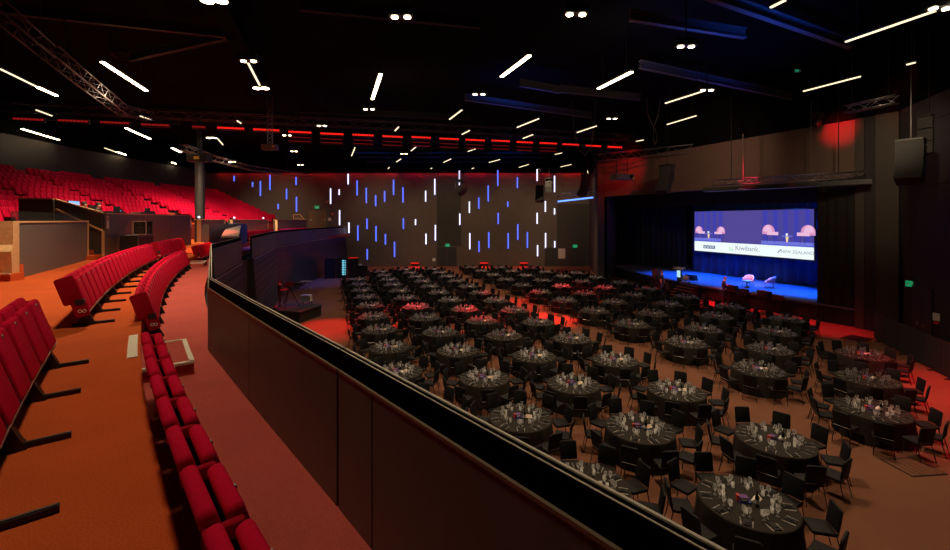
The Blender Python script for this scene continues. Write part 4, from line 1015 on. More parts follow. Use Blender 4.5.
def rail_v(u):
    if u < 212 or u > 700: return 999
    for (u1, v1), (u0, v0) in zip(RAIL[:-1], RAIL[1:]):
        if u0 <= u <= u1: return v0+(v1-v0)*(u-u0)/(u1-u0)
    return 999 if u < 300 else 556
def seen(p, top):
    q = pix((p[0], p[1], top))
    if q is None: return False
    u, v = q
    if u < -5 or u > 975 or v > 562: return False
    return v < rail_v(u)+3
for ci, k, x, y, ph_ in TABLES:
    for i in range(10):
        a = -PI/2+2*PI*i/10+ph_; j = random.Random(ci*1000+k*20+i); r = 1.225+j.uniform(-.015,.06)
        px_, py_ = x+r*math.cos(a), y+r*math.sin(a)
        if not seen((px_+.2*math.cos(a), py_+.2*math.sin(a)), .92): continue
        hr = round(((PI/2-(a-ph_)) % (2*PI))/(PI/6)) % 12
        chairs.append((math.hypot(px_, py_), ci, k, px_, py_, a+PI/2+j.uniform(-.09,.09), hr))
chairs.sort()
cproto = None
for d_, ci, k, x, y, rz, hr in chairs[:300]:
    lab = f'black banquet chair at {CLOCK[hr]} o\'clock of the {tname(ci, k)}'
    if cproto is None:
        cproto = thing('banquet_chair', lab, 'chair', (x,y,0), rz, 'black banquet chairs around the tables')
        obj('seat', CP['seat'], cproto); obj('backrest', CP['backrest'], cproto); obj('frame', CP['frame'], cproto); obj('crossbar', CP['crossbar'], cproto)
        for L in CP['legs']: obj('leg', L, cproto)
    else: dup(cproto, (x,y,0), rz, lab)
m = MB()
for d_, ci, k, x, y, rz, hr in chairs[300:]:
    T = Matrix.Translation((x,y,0)) @ Matrix.Rotation(rz, 4, 'Z')
    m.use(CHAIRF); m.slab(.42, .44, .05, .05, .018, T @ Matrix.Translation((0,-.215,.50)) @ Matrix.Rotation(math.radians(9), 4, 'X'), 1)
    m.box((-.22,-.21,.42),(.22,.215,.485), T); m.use(BLACKM)
    for x1, y1, x2, y2 in ((-.195,.17,-.21,.20),(.195,.17,.21,.20),(-.195,-.19,-.215,-.29),(.195,-.19,.215,-.29)):
        m.bar(T @ Vector((x1,y1,.43)), T @ Vector((x2,y2,0)), .02)
    m.use(CHROME); m.bar(T @ Vector((-.2,-.245,.5)), T @ Vector((.2,-.245,.5)), .012)
tag(m.build('distant_chairs'), 'mass of black chairs around the tables in the far half of the hall', 'chairs', None, 'stuff')
# tableware ----------------------------------------------------------------
ZT = HT+.007
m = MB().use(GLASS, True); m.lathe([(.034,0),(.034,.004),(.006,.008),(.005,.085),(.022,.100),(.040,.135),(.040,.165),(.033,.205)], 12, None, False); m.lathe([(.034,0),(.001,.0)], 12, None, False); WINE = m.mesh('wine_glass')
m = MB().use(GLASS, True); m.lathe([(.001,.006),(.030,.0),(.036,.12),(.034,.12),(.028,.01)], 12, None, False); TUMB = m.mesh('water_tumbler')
m = MB().use(SILVER); m.box((-.012,-.11,0),(.012,-.0,.003)); m.box((-.008,0,0),(.008,.11,.006)); KNIFE = m.mesh('knife')
m = MB().use(SILVER); m.box((-.006,-.1,0),(.006,.03,.005)); m.box((-.013,.03,0),(.013,.05,.005))
for x in (-.011,-.004,.003,.010): m.box((x-.002,.05,0),(x+.002,.09,.004))
FORK = m.mesh('fork')
m = MB().use(BLACKF); m.slab(.11, .20, .02, .01, .006, Matrix.Translation((0,-.1,.010)) @ Matrix.Rotation(-PI/2, 4, 'X') @ Matrix.Scale(-1, 4, (0,1,0)), 2); m.slab(.07, .12, .018, .01, .006, Matrix.Translation((0,-.06,.028)) @ Matrix.Rotation(-PI/2, 4, 'X') @ Matrix.Scale(-1, 4, (0,1,0)), 2); NAPK = m.mesh('napkin')
settings = []
for ci, k, x, y, ph_ in TABLES:
    if not seen((x, y+.5), 1.0): continue
    settings.append((math.hypot(x, y), ci, k, x, y, ph_))
settings.sort()
protos = {}
def put(key, name, mesh, cat, loc, rz, label, group):
    if key not in protos:
        o = obj(name, mesh, None, loc, rz); tag(o, label, cat, group); protos[key] = o
    else:
        o = protos[key].copy(); COL.objects.link(o); o.location = loc; o.rotation_euler = (0,0,rz); o['label'] = label
far = MB(); nglass = 0; ncut = 0
for ti, (d_, ci, k, x, y, ph_) in enumerate(settings):
    for i in range(10):
        a = -PI/2+2*PI*i/10+ph_; j = random.Random(ci*999+k*31+i); hr = round(((PI/2-(a-ph_)) % (2*PI))/(PI/6)) % 12
        def pt(r, da): return (x+r*math.cos(a+da), y+r*math.sin(a+da), ZT)
        g1 = pt(.57+j.uniform(-.02,.02), -.10+j.uniform(-.02,.02)); g2 = pt(.52+j.uniform(-.02,.02), .07+j.uniform(-.02,.02)); g3 = pt(.44+j.uniform(-.02,.02), -.03)
        near = ti < 15
        lb = f'at {CLOCK[hr]} o\'clock of the {tname(ci, k)}'
        if near:
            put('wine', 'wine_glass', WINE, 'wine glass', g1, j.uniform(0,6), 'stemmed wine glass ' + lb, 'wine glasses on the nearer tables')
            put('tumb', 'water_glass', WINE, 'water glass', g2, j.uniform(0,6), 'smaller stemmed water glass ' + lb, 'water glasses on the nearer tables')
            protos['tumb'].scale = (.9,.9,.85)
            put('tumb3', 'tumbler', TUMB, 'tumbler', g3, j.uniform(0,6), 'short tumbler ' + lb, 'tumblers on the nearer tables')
            put('knife', 'table_knife', KNIFE, 'knife', pt(.74,-.14), a+PI/2+.1, 'silver knife ' + lb, 'knives on the nearer tables')
            put('fork', 'table_fork', FORK, 'fork', pt(.75,.13), a+PI/2, 'silver fork ' + lb, 'forks on the nearer tables')
            put('napkin', 'napkin', NAPK, 'napkin', pt(.74,0), a+PI/2, 'folded black napkin ' + lb, 'napkins on the nearer tables')
        else:
            for g, s in ((g1,1.0),(g2,.88),(g3,.7)):
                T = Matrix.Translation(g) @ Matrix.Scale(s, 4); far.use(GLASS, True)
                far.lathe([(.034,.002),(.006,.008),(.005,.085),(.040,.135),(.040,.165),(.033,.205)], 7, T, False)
            far.use(SILVER); far.bar(pt(.68,-.13), pt(.84,-.11), .02, .006); far.bar(pt(.68,.13), pt(.84,.11), .02, .006)
far.mesh
tag(far.build('distant_glassware'), 'mass of glasses and cutlery on the tables further into the hall', 'tableware', None, 'stuff')
# centrepieces: table number stand, booklets, card tent, bottle
def centre_protos():
    m = MB().use(BLACKM, True); m.lathe([(.05,0),(.05,.006),(.004,.010),(.004,.33)], 10); m.sphere((0,0,.345), .022, 8, 5); return m.mesh('table_number_stand')
STAND = centre_protos()
m = MB().use(BLUECARD); m.box((-.11,-.07,0),(.11,.07,.03)); m.use(PURPLE); m.box((-.10,-.06,.03),(.06,.06,.11)); m.use(REDCARD); m.box((-.14,-.02,.0),(-.09,.06,.12)); m.use(WHITE).box((-.08,-.064,.05),(.03,-.06,.09)); PACK = m.mesh('gift_pack')
m = MB().use(WHITE); m.add([(-.13,-.07,0),(.13,-.07,0),(.13,.07,0),(-.13,.07,0),(-.13,0,.06),(.13,0,.06)], [(0,1,5,4),(2,3,4,5),(0,4,3),(1,2,5),(0,3,2,1)]); m.use(ORNGCARD); m.add([(-.05,-.05,.022),(.10,-.05,.022),(.10,-.02,.047),(-.05,-.02,.047)], [(0,1,2,3)]); CARD = m.mesh('menu_card')
m = MB().use(BOTTLE, True); m.lathe([(.037,0),(.038,.18),(.030,.21),(.014,.24),(.013,.29),(.016,.30)], 12); m.use(PALEST, True); m.lathe([(.0385,.06),(.0385,.14)], 12, None, False); BOT = m.mesh('wine_bottle')
for ti, (d_, ci, k, x, y, ph_) in enumerate(settings):
    j = random.Random(ci*77+k); nm = 'on the ' + tname(ci, k)
    put('stand', 'table_number_stand', STAND, 'stand', (x+.04,y+.18,ZT), 0, 'thin black table number stand ' + nm, 'number stands on the tables')
    put('pack', 'gift_pack', PACK, 'card pack', (x-.06,y-.02,ZT), j.uniform(-.4,.6), 'blue purple and red card packs ' + nm, 'card packs on the tables')
    put('card', 'menu_card', CARD, 'menu card', (x+.21,y+.03,ZT), j.uniform(-.2,.8), 'white and orange menu card ' + nm, 'menu cards on the tables')
    put('bottle', 'wine_bottle', BOT, 'bottle', (x+.10,y-.17,ZT), 0, 'dark bottle ' + nm, 'bottles on the tables')

# ------------------------------------------------------------------ ceiling: lights, trusses, beams, speakers
ZL = 13.6
LIN = [(101.9,62,146.5,91,1),(37,87,57,96,1),(0,69,37,87,0),(22,129,59,140,1),(36,110,52,116,0),(125.5,128,150,139,1),(104.5,148,117,152.5,0),(117,152,126,155,1),(140,116,152,120.5,0),(248,63,260,86,0),(172,148,181,152.4,1),(172,162.5,185,167,1),
       (217,138,223,145,0),(217.5,169,225,172.5,0),(237,120.7,241,123.5,0),(380.8,74,372.4,99.4,1),(398.7,127,395,131,0),(411,151,416,147,0),(355,147.6,351.6,156,0),(396.5,162,401,159,0),(385.5,171,389.5,167.5,0),(427.5,171,432,168,0),
       (449.5,119.5,462,110,0),(517,127.5,539,118.7,0),(462,134.5,469.7,130.5,0),(468,151.5,475.5,149,0),(443.6,162.5,451,159,0),(489,162.5,500,159.6,0),(519,167.5,528.6,164.5,0),(467,170.5,474,168,0),(523,138.5,533,134.7,0),(555,154.5,562,153,0),(560.6,167,571.5,164.5,0),
       (501.4,77,530,55.5,1),(598,89,632,72,1),(577,132.6,596.7,126,0),(665,103.5,703,91.4,0),(667,124.6,696.4,115.8,0),(709,134.6,735,128.5,1),(636,141.4,643.7,140,0),
       (845,42.2,937,10.5,0),(939,10,962,1,1),(770,8,786,0,0),(906,65,916,62.5,0),(803,91.5,861,76.5,0),(845,104,897,93,0)]
LIN.sort(key=lambda l: l[0])
for i, (u0, v0, u1, v1, br) in enumerate(LIN):
    a = at(u0, v0, ZL); b = at(u1, v1, ZL); c = (a+b)/2; d = b-a; L = d.length; rz = math.atan2(d.y, d.x)
    t = thing('linear_ceiling_light', f'{"bright" if br else "slim"} warm linear light on the black ceiling, {ordn(i+1)} from the left', 'ceiling light', c, rz, 'linear lights on the black ceiling')
    w_ = .08 if br else .04
    m = MB().use(BLACKM); m.box((-L/2,-w_-.02,.03),(L/2,w_+.02,.14)); m.build('housing', t)
    m = MB().use(WARMB if br else WARM); m.box((-L/2+.02,-w_,-.02),(L/2-.02,w_,.03)); m.build('diffuser', t)
    m = MB().use(BLACKM); m.bar((-L*.35,0,.14),(-L*.35,0,16-ZL),.02); m.build('hanger', t); m = MB().use(BLACKM); m.bar((L*.35,0,.14),(L*.35,0,16-ZL),.02); m.build('hanger', t)
TW = [(401,17.5,1),(369,109.5,0),(321.8,126,0),(479,94.6,1),(576,15,1),(686,47,1),(248.5,61.5,1),(261,88.5,2),(214,1,2),(211.5,138,2),(232,162,2),(265,171,2),(287,135.5,1),(294,151.5,1),(404,154,0),(345.5,170,0),(707,90.5,1),(612,119,0),(940,9,1),(300.5,165,0)]
TW.sort()
for i, (u, v, s) in enumerate(TW):
    c = at(u, v, ZL-.1); big = .20 if s == 2 else .12
    t = thing('twin_downlight', f'pair of small warm downlights on the black ceiling, {ordn(i+1)} from the left', 'downlight', c, 0, 'twin downlights on the black ceiling')
    m = MB().use(BLACKM); m.box((-.42,-.2,.02),(.42,.2,.3)); m.bar((0,0,.3),(0,0,16-ZL+.1),.04); m.build('housing', t)
    for x in (-.22,.22):
        m = MB().use(WARMB, True); m.lathe([(big,0),(big,.03)], 12, Matrix.Translation((x,0,-.01))); m.build('lamp', t)
# red batten lights on a cross truss
RB = [(13,45,119.4),(58,89,121),(100,130,122.8),(141,170,125),(192,206,127),(217,245,128.3),(253,280,130),(288,312,132.3),(320,344,134),(352,374,135.2),(382,403,136.7),(411,431,137.5),(439,459,139),(465,485,140.2),(491,510,141),(516,533,142.4),(539,557,143.4),(562,579,144.6),(585,601,146),(607,622,147.2)]
pA, pB = atd(13,119.4,30.0), atd(655,148.2,42.5)
def batpt(u, v):
    # intersection with the vertical plane of the truss
    k = (u-U0)/FPX; x0, y0, x1, y1 = pA.x, pA.y, pB.x, pB.y
    f = (k*y0-x0)/((x1-x0)-k*(y1-y0)); Y = y0+(y1-y0)*f; return atd(u, v, Y)
bd = (Vector((pB.x,pB.y,0))-Vector((pA.x,pA.y,0))).normalized(); brz = math.atan2(bd.y, bd.x)
for i, (u0, u1, v) in enumerate(RB):
    a = batpt(u0, v-.5); b = batpt(u1, v+.5); c = (a+b)/2; L = (b-a).length
    t = thing('hanging_light_batten', f'red light batten on the cross truss, {ordn(i+1)} from the left', 'light batten', c, brz, 'red light battens on the cross truss')
    m = MB().use(BLACKM); m.box((-L/2,-.05,-.16),(L/2,.16,.16)); m.bar((0,.05,.16),(0,.05,.50),.08)
    n = max(6, int(L/.22))
    for k in range(1, n): x = -L/2+L*k/n; m.box((x-.02,-.10,-.10),(x+.02,-.05,.10))
    m.build('housing', t)
    m = MB().use(REDL if u0 > 210 else lamp('dim_red_tube'+str(i), (.8,.02,.02), .35)); m.box((-L/2+.05,-.09,-.06),(L/2-.05,-.05,.06)); m.build('lamp_row', t)
    if 280 < u0 < 550:  # glowing strips and frame added to imitate red reflections on the purlins
        m = MB().use(BLACKM); m.box((-L/2,.0,-.85),(-L/2+.05,.05,-.16)); m.box((-L/2,.0,-.85),(L/2,.05,-.82)); m.box((L/2-.05,.0,-.85),(L/2,.05,-.16)); m.build('reflection_frame', t)
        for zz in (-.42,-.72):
            m = MB().use(REDREFL); m.box((-L/2+.1,-.02,zz-.03),(L/2-.1,.02,zz+.03)); m.build('reflection_strip', t)
def truss(name, label, pts, s=.45, mat_=ALU, seg=.6, cr=.03, group=None):
    """box truss through points: four chords and one lattice"""
    t = thing(name, label, 'truss')
    offs = [(-s/2,-s/2),(s/2,-s/2),(-s/2,s/2),(s/2,s/2)]; rails = []
    P = [Vector(p) for p in pts]
    for ox, oz in offs:
        line = []
        for i, p in enumerate(P):
            d = (P[min(i+1,len(P)-1)]-P[max(i-1,0)]).normalized(); r = d.cross(Vector((0,0,1))).normalized(); line.append(p+r*ox+Vector((0,0,oz)))
        m = MB().use(mat_, True); m.tube(line, cr, 6); m.build('chord', t); rails.append(line)
    m = MB().use(mat_, True)
    for i in range(len(P)-1):
        L = (P[i+1]-P[i]).length; n = max(1, int(L/seg))
        for k in range(n):
            for a, b in ((0,1),(1,3),(3,2),(2,0)):
                A = rails[a][i].lerp(rails[a][i+1], k/n); B = rails[b][i].lerp(rails[b][i+1], (k+1)/n)
                if k % 2: A, B = rails[b][i].lerp(rails[b][i+1], k/n), rails[a][i].lerp(rails[a][i+1], (k+1)/n)
                m.tube([A, B], cr*.5, 4)
    m.build('lattice', t)
    for f in (.15, .85):
        i = min(int(f*(len(P)-1)), len(P)-2); q = P[i].lerp(P[i+1], f*(len(P)-1)-i)
        m = MB().use(BLACKM); m.bar(q+Vector((0,0,s/2)), Vector((q.x,q.y,16)), .03); m.build('hanger', t)
    return t
truss('lighting_truss', 'silver box truss crossing the ceiling at the upper left', [at(-8,4,12.7), at(47,51,12.7)], .45, BLACKM, .9)
truss('lighting_truss', 'silver lattice truss sloping down over the raked seats', [at(50,52,12.7), at(80,77,12.7), at(122,110,12.7), at(151,117,12.7)], .5, DARKALU, .55)
truss('lighting_truss', 'long silver truss running towards the light bar wall', [at(182,147,12.4), at(212,158,12.4), at(250,168,12.4), at(312,176.5,12.4)], .5, ALU, .7)
truss('lighting_truss', 'dark truss in front of the left bulkhead', [atd(596,158,44), atd(695,149,36)], .7, DARKALU, .9, .04)
truss('lighting_truss', 'silver truss under the right end of the ceiling', [atd(845,110,24), atd(897,99,22)], .4, ALU, .5)
truss('lighting_truss', 'silver truss of lamps above the stage opening', [atd(712,183,30.6), atd(866,174.5,24.8)], .38, ALU, .5)
truss('lighting_truss', 'dark cross truss carrying the red light battens', [pA+Vector((-3,-.7,.9)), pA.lerp(pB,.5)+Vector((0,0,.9)), pB+Vector((0,0,.9))], .6, DARKALU, 1.2, .035)
m = MB().use(BLACKM); m.bar(atd(704,190,30.6), atd(872,181.5,24.6), .5, .28); tag(m.build('pelmet_batten'), 'black batten tube under the silver truss above the stage', 'batten')
truss('lighting_truss', 'small far truss over a blue lit batten left of the stage', [atd(558,195,52), atd(593,191,50)], .4, DARKALU, .6)
m = MB().use(BLUEL); m.bar(atd(558,201.5,52), atd(593,197.5,50), .25, .16); tag(m.build('blue_batten'), 'blue glowing batten under the small far truss', 'light batten')
BLUEDIM = BLUEL
for i, u in enumerate((672,680,693,707,716,725,735,742,750)):
    p = atd(u, 196.5-.02*(u-672), 42-.1*i-.12*(u-672)*.6); m = MB().use(BLACKM, True); m.lathe([(.12,0),(.12,.3)], 10); m.bar((0,0,.3),(0,0,1.2),.04); m.use(BLUEL, True).lathe([(.09,-.01),(.09,.0)], 10)
    tag(m.build('stage_spotlight', None, p), f'small blue spotlight above the stage, {ordn(i+1)} from the left', 'spotlight', 'blue spotlights above the stage')
# ceiling beams
def beam(p, q, w_=.22, h=.4, m_=BEAMM):
    m = MB().use(m_); m.bar(p, q, w_, .05, ); m.bar(Vector(p)+Vector((0,0,h)), Vector(q)+Vector((0,0,h)), w_, .05); m.bar(Vector(p)+Vector((0,0,h/2)), Vector(q)+Vector((0,0,h/2)), .05, h)
    return struct(m.build('ceiling_beam'))
ZB = 14.6
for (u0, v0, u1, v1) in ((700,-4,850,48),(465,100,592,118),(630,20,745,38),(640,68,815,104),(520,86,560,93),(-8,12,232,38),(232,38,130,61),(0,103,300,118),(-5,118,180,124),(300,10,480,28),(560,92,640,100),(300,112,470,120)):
    beam(at(u0,v0,ZB), at(u1,v1,ZB), m_=BEAMLIT if u0 > 450 else BEAMM)
beam(at(212,-5,ZB), at(263,92,ZB), .7, .6, CEIL)
# blue lit purlins near the far wall
for v in (149,153.5,158,162.5,166.5):
    Y = FPX*(CZ-14.4)/(v-V0); m = MB().use(BEAMM); m.box((-15,Y-.08,14.4),(9,Y+.08,14.6)); struct(m.build('ceiling_purlin'))
# ceiling rings at upper left
for u, v, lab in ((72,16,'left round ring fitting on the ceiling'),(124,56,'right round ring fitting on the ceiling')):
    p = at(u, v, 15.6); m = MB().use(BEAMM, True); pts = [(p.x+.55*math.cos(a*PI/10), p.y+.55*math.sin(a*PI/10), p.z) for a in range(21)]; m.tube(pts, .05, 6); m.use(BEAMM).bar((p.x-.55,p.y,p.z),(p.x+.55,p.y,p.z),.05); m.bar((p.x,p.y,p.z),(p.x,p.y,16),.05); tag(m.build('ceiling_ring'), lab, 'ceiling fitting')
# line arrays
def line_array(c, rz, n, wd, hd, curve, label, dp=.55):
    t = thing('line_array_speaker', label, 'loudspeaker', c, rz)
    y, z, a = 0, 0, 0
    for i in range(n):
        M = Matrix.Translation((0,y,z)) @ Matrix.Rotation(a, 4, 'X')
        m = MB().use(BLACKP); m.add([(-wd/2,-dp/2,0),(wd/2,-dp/2,0),(wd/2,dp/2,-hd*.08),(-wd/2,dp/2,-hd*.08),(-wd/2,-dp/2,-hd*.90),(wd/2,-dp/2,-hd*.90),(wd/2,dp/2,-hd*.80),(-wd/2,dp/2,-hd*.80)], [(0,1,2,3),(7,6,5,4),(0,4,5,1),(1,5,6,2),(2,6,7,3),(3,7,4,0)], M); m.use(BLACKF); m.box((-wd/2+.02,-dp/2-.012,-hd*.92),(wd/2-.02,-dp/2,-hd*.04), M); cb = m.build('cabinet', t)
        q = M @ Vector((0,0,-hd)); y, z = q.y, q.z; a += curve
    m = MB().use(BLACKM); m.box((-wd/2,-.4,0),(wd/2,.4,.08)); m.bar((0,0,.08),(0,0,16-c.z),.03); m.build('rigging_frame', t)
    return t
line_array(atd(667,166,34.5), math.radians(-60), 9, 1.0, .26, math.radians(-4.5), 'hanging line array speaker before the left half of the bulkhead')
line_array(atd(911,141,20.5), math.radians(-55), 9, .95, .23, math.radians(-3.5), 'large hanging line array speaker at the upper right', .7)
line_array(atd(929,117,21.5), math.radians(-75), 3, .6, .62, 0, 'hanging stack of bass speakers behind the right line array', .6)
line_array(atd(540,186,50), math.radians(-20), 8, .9, .24, math.radians(-4), 'small far line array speaker before the light bar wall')
line_array(atd(549,179,51), math.radians(-20), 3, .8, .55, 0, 'far bass speaker stack beside the small line array')
line_array(atd(586,175,46), math.radians(-60), 10, .9, .24, math.radians(-4), 'line array speaker at the stage left column')
# projector, moving lights, cables
pj = atd(622,177,40)
t = thing('projector', 'grey projector hanging under the dark truss by the bulkhead', 'projector', pj, math.radians(20))
m = MB().use(BOOTH); m.box((-1,-.5,-.25),(1,.5,.25)); m.build('body', t); m = MB().use(SMOKED, True); m.lathe([(.16,0),(.16,.1)], 14, Matrix.Translation((.6,-.5,0)) @ Matrix.Rotation(PI/2, 4, 'X')); m.build('lens', t); m = MB().use(BLACKM); m.bar((-.6,0,.25),(-.6,0,1.5),.05); m.bar((.6,0,.25),(.6,0,1.5),.05); m.build('bracket', t)
m = MB().use(YELLOW); m.box((.8,-.52,-.2),(1.0,-.5,.0)); m.build('label', t)
def cable(pts, r, label):
    m = MB().use(BOOTH, True); m.tube(pts, r, 5); return tag(m.build('hanging_cable'), label, 'cable')
def catn(a, b, low, Y, n=14):
    o = []
    for i in range(n+1):
        f = i/n; u = a[0]+(b[0]-a[0])*f; v = a[1]+(b[1]-a[1])*f; v += (low-max(a[1],b[1]))*(1-(2*f-1)**2)**.8 if True else 0; o.append(atd(u, v, Y))
    return o
Yc = 34
cable([atd(571,94,Yc), atd(574,130,Yc), atd(578,148,Yc), atd(585,155.5,Yc), atd(591,147,Yc), atd(595,120,Yc), atd(596,100,Yc)], .035, 'long loop of cable hanging from the ceiling before the bulkhead')
cable([atd(645,85,Yc), atd(648,115,Yc), atd(653.5,128,Yc), atd(658,115,Yc), atd(663,85,Yc)], .035, 'shorter cable loop hanging left of the line array')
cable([atd(654,128,Yc), atd(653,140,Yc), atd(655,145,Yc), atd(657,140,Yc), atd(655.5,129,Yc)], .03, 'cable tail below the shorter hanging loop')
for u, v, Y, lab in ((743,156,29,'left steel hanger rod of the stage truss'),(811,124,27,'right steel hanger rod of the stage truss')):
    m = MB().use(BOOTH); m.bar(atd(u,181,Y), atd(u,v-22,Y), .04); tag(m.build('hanger_rod'), lab, 'rod')
p = atd(817.5,120,26.8); t = thing('hanging_moving_light', 'moving head light hanging before the red patch on the bulkhead', 'stage light', p)
m = MB().use(BLACKP); m.box((-.25,-.2,.1),(.25,.2,.45)); m.build('base', t); m = MB().use(BLACKP, True); m.lathe([(.14,0),(.2,.25),(.16,.5)], 12, Matrix.Translation((0,0,-.5))); m.build('head', t); m = MB().use(BLACKM); m.bar((-.24,0,.2),(-.24,0,-.3),.06); m.bar((.24,0,.2),(.24,0,-.3),.06); m.bar((0,0,.45),(0,0,16-p.z),.03); m.build('yoke', t)
p = atd(805,103,26); 
p = atd(459.5,189,58.5); t = thing('hanging_moving_light', 'dark moving head light hanging before the far wall between white bars', 'stage light', p)
m = MB().use(BLACKP); m.box((-.5,-.3,.9),(.5,.3,1.3)); m.bar((0,0,1.3),(0,0,15.98-p.z),.05); m.build('base', t); m = MB().use(CHARCOAL, True); m.lathe([(.3,-.5),(.42,.0),(.3,.5)], 12, Matrix.Rotation(.6, 4, 'Y')); m.build('head', t); m = MB().use(BLACKM); m.bar((-.5,0,1.0),(-.5,0,0),.1); m.bar((.5,0,1.0),(.5,0,0),.1); m.build('yoke', t)
# winch tower in the ceiling (centre left)
p = atd(270,146,33); t = thing('hoist', 'grey chain hoist with yellow tag hanging from the ceiling', 'hoist', p)
m = MB().use(BOOTH); m.box((-.55,-.3,-.3),(.55,.3,.1)); m.build('body', t); m = MB().use(YELLOW); m.box((.3,-.32,-.15),(.5,-.3,.0)); m.build('tag', t); m = MB().use(ALU)
for k in range(8): m.bar((-.2,0,.1+.35*k),(.2,0,.45+.35*k),.04); m.bar((.2,0,.1+.35*k),(-.2,0,.45+.35*k),.04)
m.bar((-.2,0,.1),(-.2,0,15.98-p.z),.05); m.bar((.2,0,.1),(.2,0,15.98-p.z),.05); m.build('mast', t)
exit_sign(atd(797,70.7,26), 'tiny green indicator sign high on the dark ceiling', .25, .15)

# ------------------------------------------------------------------ lights
def spot(name, loc, target, col, power, size=40, blend=.6, r=.15):
    l = bpy.data.lights.new(name, 'SPOT'); l.color = col; l.energy = power; l.spot_size = math.radians(size); l.spot_blend = blend; l.shadow_soft_size = r
    o = bpy.data.objects.new(name, l); COL.objects.link(o); o.location = loc; o.rotation_euler = (Vector(target)-Vector(loc)).to_track_quat('-Z', 'Y').to_euler(); return o
def area(name, loc, target, col, power, sx, sy):
    l = bpy.data.lights.new(name, 'AREA'); l.shape = 'RECTANGLE'; l.size = sx; l.size_y = sy; l.color = col; l.energy = power
    o = bpy.data.objects.new(name, l); COL.objects.link(o); o.location = loc; o.rotation_euler = (Vector(target)-Vector(loc)).to_track_quat('-Z', 'Y').to_euler(); return o
RED = (1, .012, .02); BLUE = (.005, .13, 1); WRM = (1, .72, .44)
# red wash along the top of the far wall
for i in range(12):
    x = -34+i*4.3
    area('red_wall_wash', (x,59.72,13.25), (x,59.95,11.0), RED, 30, 3.4, .06)
# red floor spots from the cross truss
for tx, ty, pw, sz in ((-8.8,25.5,20000,22),(-4.6,27.5,24000,17),(0.6,26.0,34000,17),(4.8,28.0,52000,17),(3.0,33,22000,22),(9,36,22000,24),(-14,20,7000,26)):
    spot('red_floor_spot', (tx-2,ty+8,13.0), (tx,ty,0), RED, pw*1.15, sz, .9)
for tx, ty, pw, sz in ((18.1,33.0,26000,17),(19.4,30.2,26000,16),(15.9,39.8,14000,16),(20.9,25.2,9000,22),(20.4,27.8,16000,15),(18.0,16.0,11000,34),(15.0,12,4000,34)):
    spot('red_stage_front_spot', (tx-1.5,ty-2,13.2), (tx,ty,0), (1,.012,.05), pw, sz, .9)
# bulkhead: red patch and wash
spot('red_bulkhead_spot', tuple(atd(818,120,25.6)), (22.6,26.6,12.1), RED, 700, 60, .9)
spot('red_bulkhead_wash', (12.5,38,14.0), (15,43.5,11.5), RED, 1500, 70, .9)
spot('red_pier_wash', (21.5,22.5,15.2), (23.3,23.4,13.8), RED, 160, 60, 1)
# stage: blue light on floor and curtain
for fx, fy, tx, ty, pw in ((20.3,42.5,20.0,41.5,12500),(22.0,38.2,21.3,37.5,12500),(24.3,34.4,22.8,33.0,12500),(25.9,31.4,24.0,29.3,12500)):
    spot('blue_stage_floor', (fx,fy,9.2), (tx,ty,ZS), BLUE, pw, 60, 1)
for fx, fy, cx, cy in ((21.6,41.2,24.0,42.6),(22.4,37.7,25.0,40.0),(24.7,33.8,26.9,35.8)):
    spot('blue_curtain_wash', (fx,fy,9.2), (cx,cy,1.8), BLUE, 5200, 56, 1)
spot('white_stage_key', (14,24,12.5), tuple(onstage(757,284)), (1,.62,.78), 20000, 9, .8)
spot('lectern_key', (10,28,12.5), tuple(lp), (1,.85,.85), 700, 8, .9)
# blue light on the steel of the ceiling
for u, v, pw in ((790,40,650),(520,112,600),(690,60,420),(740,90,350)):
    p = at(u, v, 13.8); spot('blue_beam_light', tuple(p+Vector((0,-1,-2.6))), tuple(p+Vector((0,0,2))), BLUE, pw, 110, 1)
for x in (-12,-4,4): spot('blue_purlin_light', (x,49,12.5), (x,52,15), BLUE, 400, 120, 1)
# blue glow on the bleachers and far balustrade
area('blue_bleacher_wash', (-6,46,11.5), (-17,42,3.5), (.1,.15,1), 170, 3, .5)
# house light at the fixtures over the raked tier and over the aisle by the camera
for (x, y), (tx, ty), pw in (((-17,21),(-20,22),450),((-20,32),(-24,34),520),((-9,12),(-10,12),340),((-3.5,4.5),(-3.2,4.2),88),((-22,42),(-26,45),800)):
    spot('tier_house_light', (x,y,ZL-.4), (tx,ty,4.8), WRM, pw*12, 112, .9, .4)
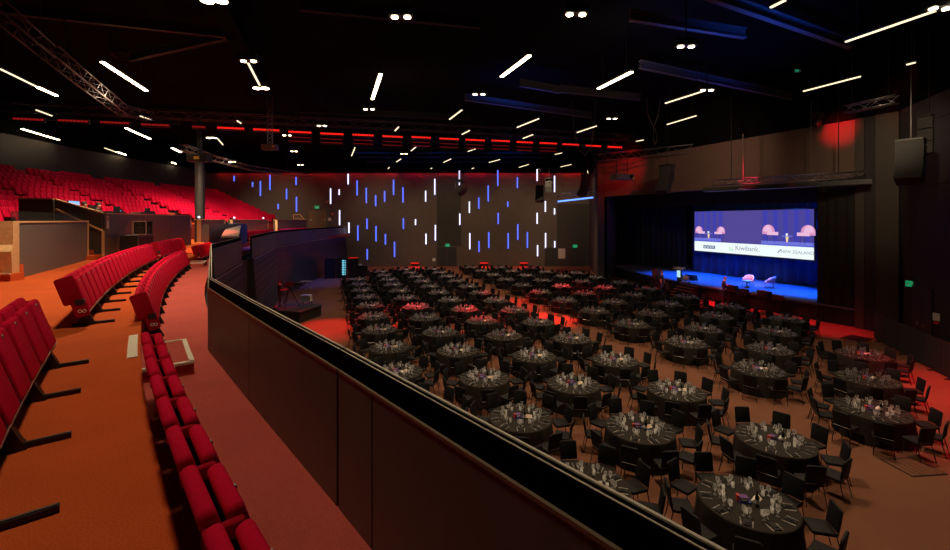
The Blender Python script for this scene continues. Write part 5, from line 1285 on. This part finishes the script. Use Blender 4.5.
# house light over the hall
for x, y, pw in ((4,12,1),(12,14,1),(0,22,1),(9,24,.8),(-6,34,.9),(4,38,.9),(-6,50,1.1),(8,50,1.1)):
    spot('hall_house_light', (x,y,ZL-.4), (x,y,0), WRM, 2500*pw, 110, .9, .4)

# warm fill spots added to brighten the walls, bulkhead and pier
for x in (-27,-13,-4,5,13):
    spot('wall_fill_light', (x,50,12.2), (x,60,6.0), WRM, 1300, 80, 1, .3)
spot('bulkhead_fill_light', (14,26,12.3), (18.5,35,10.6), (1,.62,.40), 1300, 85, 1, .3)
spot('pier_fill_light', (17,18,12.3), (23.2,24.3,9.5), WRM, 1200, 60, 1, .3)
spot('right_wall_fill_light', (14,12,12.8), (22,20,11), WRM, 620, 60, 1, .3)
for x, y in ((-6,28),(7,20)):
    spot('beam_house_light', (x,y,12.6), (x+1,y+2,16), WRM, 160, 150, 1, .3)

spot('operator_red_spot', (-9,24,12.8), (-12.4,28.0,1.5), RED, 8000, 9, .6)
for x, y, pw in ((-14.9,31,2600),(-17.2,44,5200)):
    spot('blue_rail_light', (x,y,12.6), (x-.2,y,5.4), (.04,.10,1), pw, 50, 1, .2)
for u0, u1, lab in ((411,419,'left'),(480,488,'middle'),(520,528,'right')):
    a = wallpt(u0, 263.5, FARY-.3); b = wallpt(u1, 263.5, FARY-.3); m = MB().use(REDL); m.box((a.x,FARY-.36,.42),(b.x,FARY-.30,.52)); m.use(BLACKM); m.box((a.x,FARY-.30,0),(b.x,FARY-.2,.56))
    tag(m.build('floor_light_strip'), f'red light strip at the foot of the far wall, {lab} of three', 'light strip')
    area('red_floor_strip_light', ((a.x+b.x)/2,FARY-.45,.6), ((a.x+b.x)/2,FARY-1.6,0), RED, 60, 1.0, .1)

spot('stage_hand_key', (13,26,12.4), tuple(sp+Vector((0,0,.7))), (1,.7,.75), 6000, 3.5, .6)
spot('stage_hand_red', (12.5,33,12.6), tuple(at(662,291.5,0)+Vector((0,0,1.2))), (1,.25,.22), 7000, 5, .6)
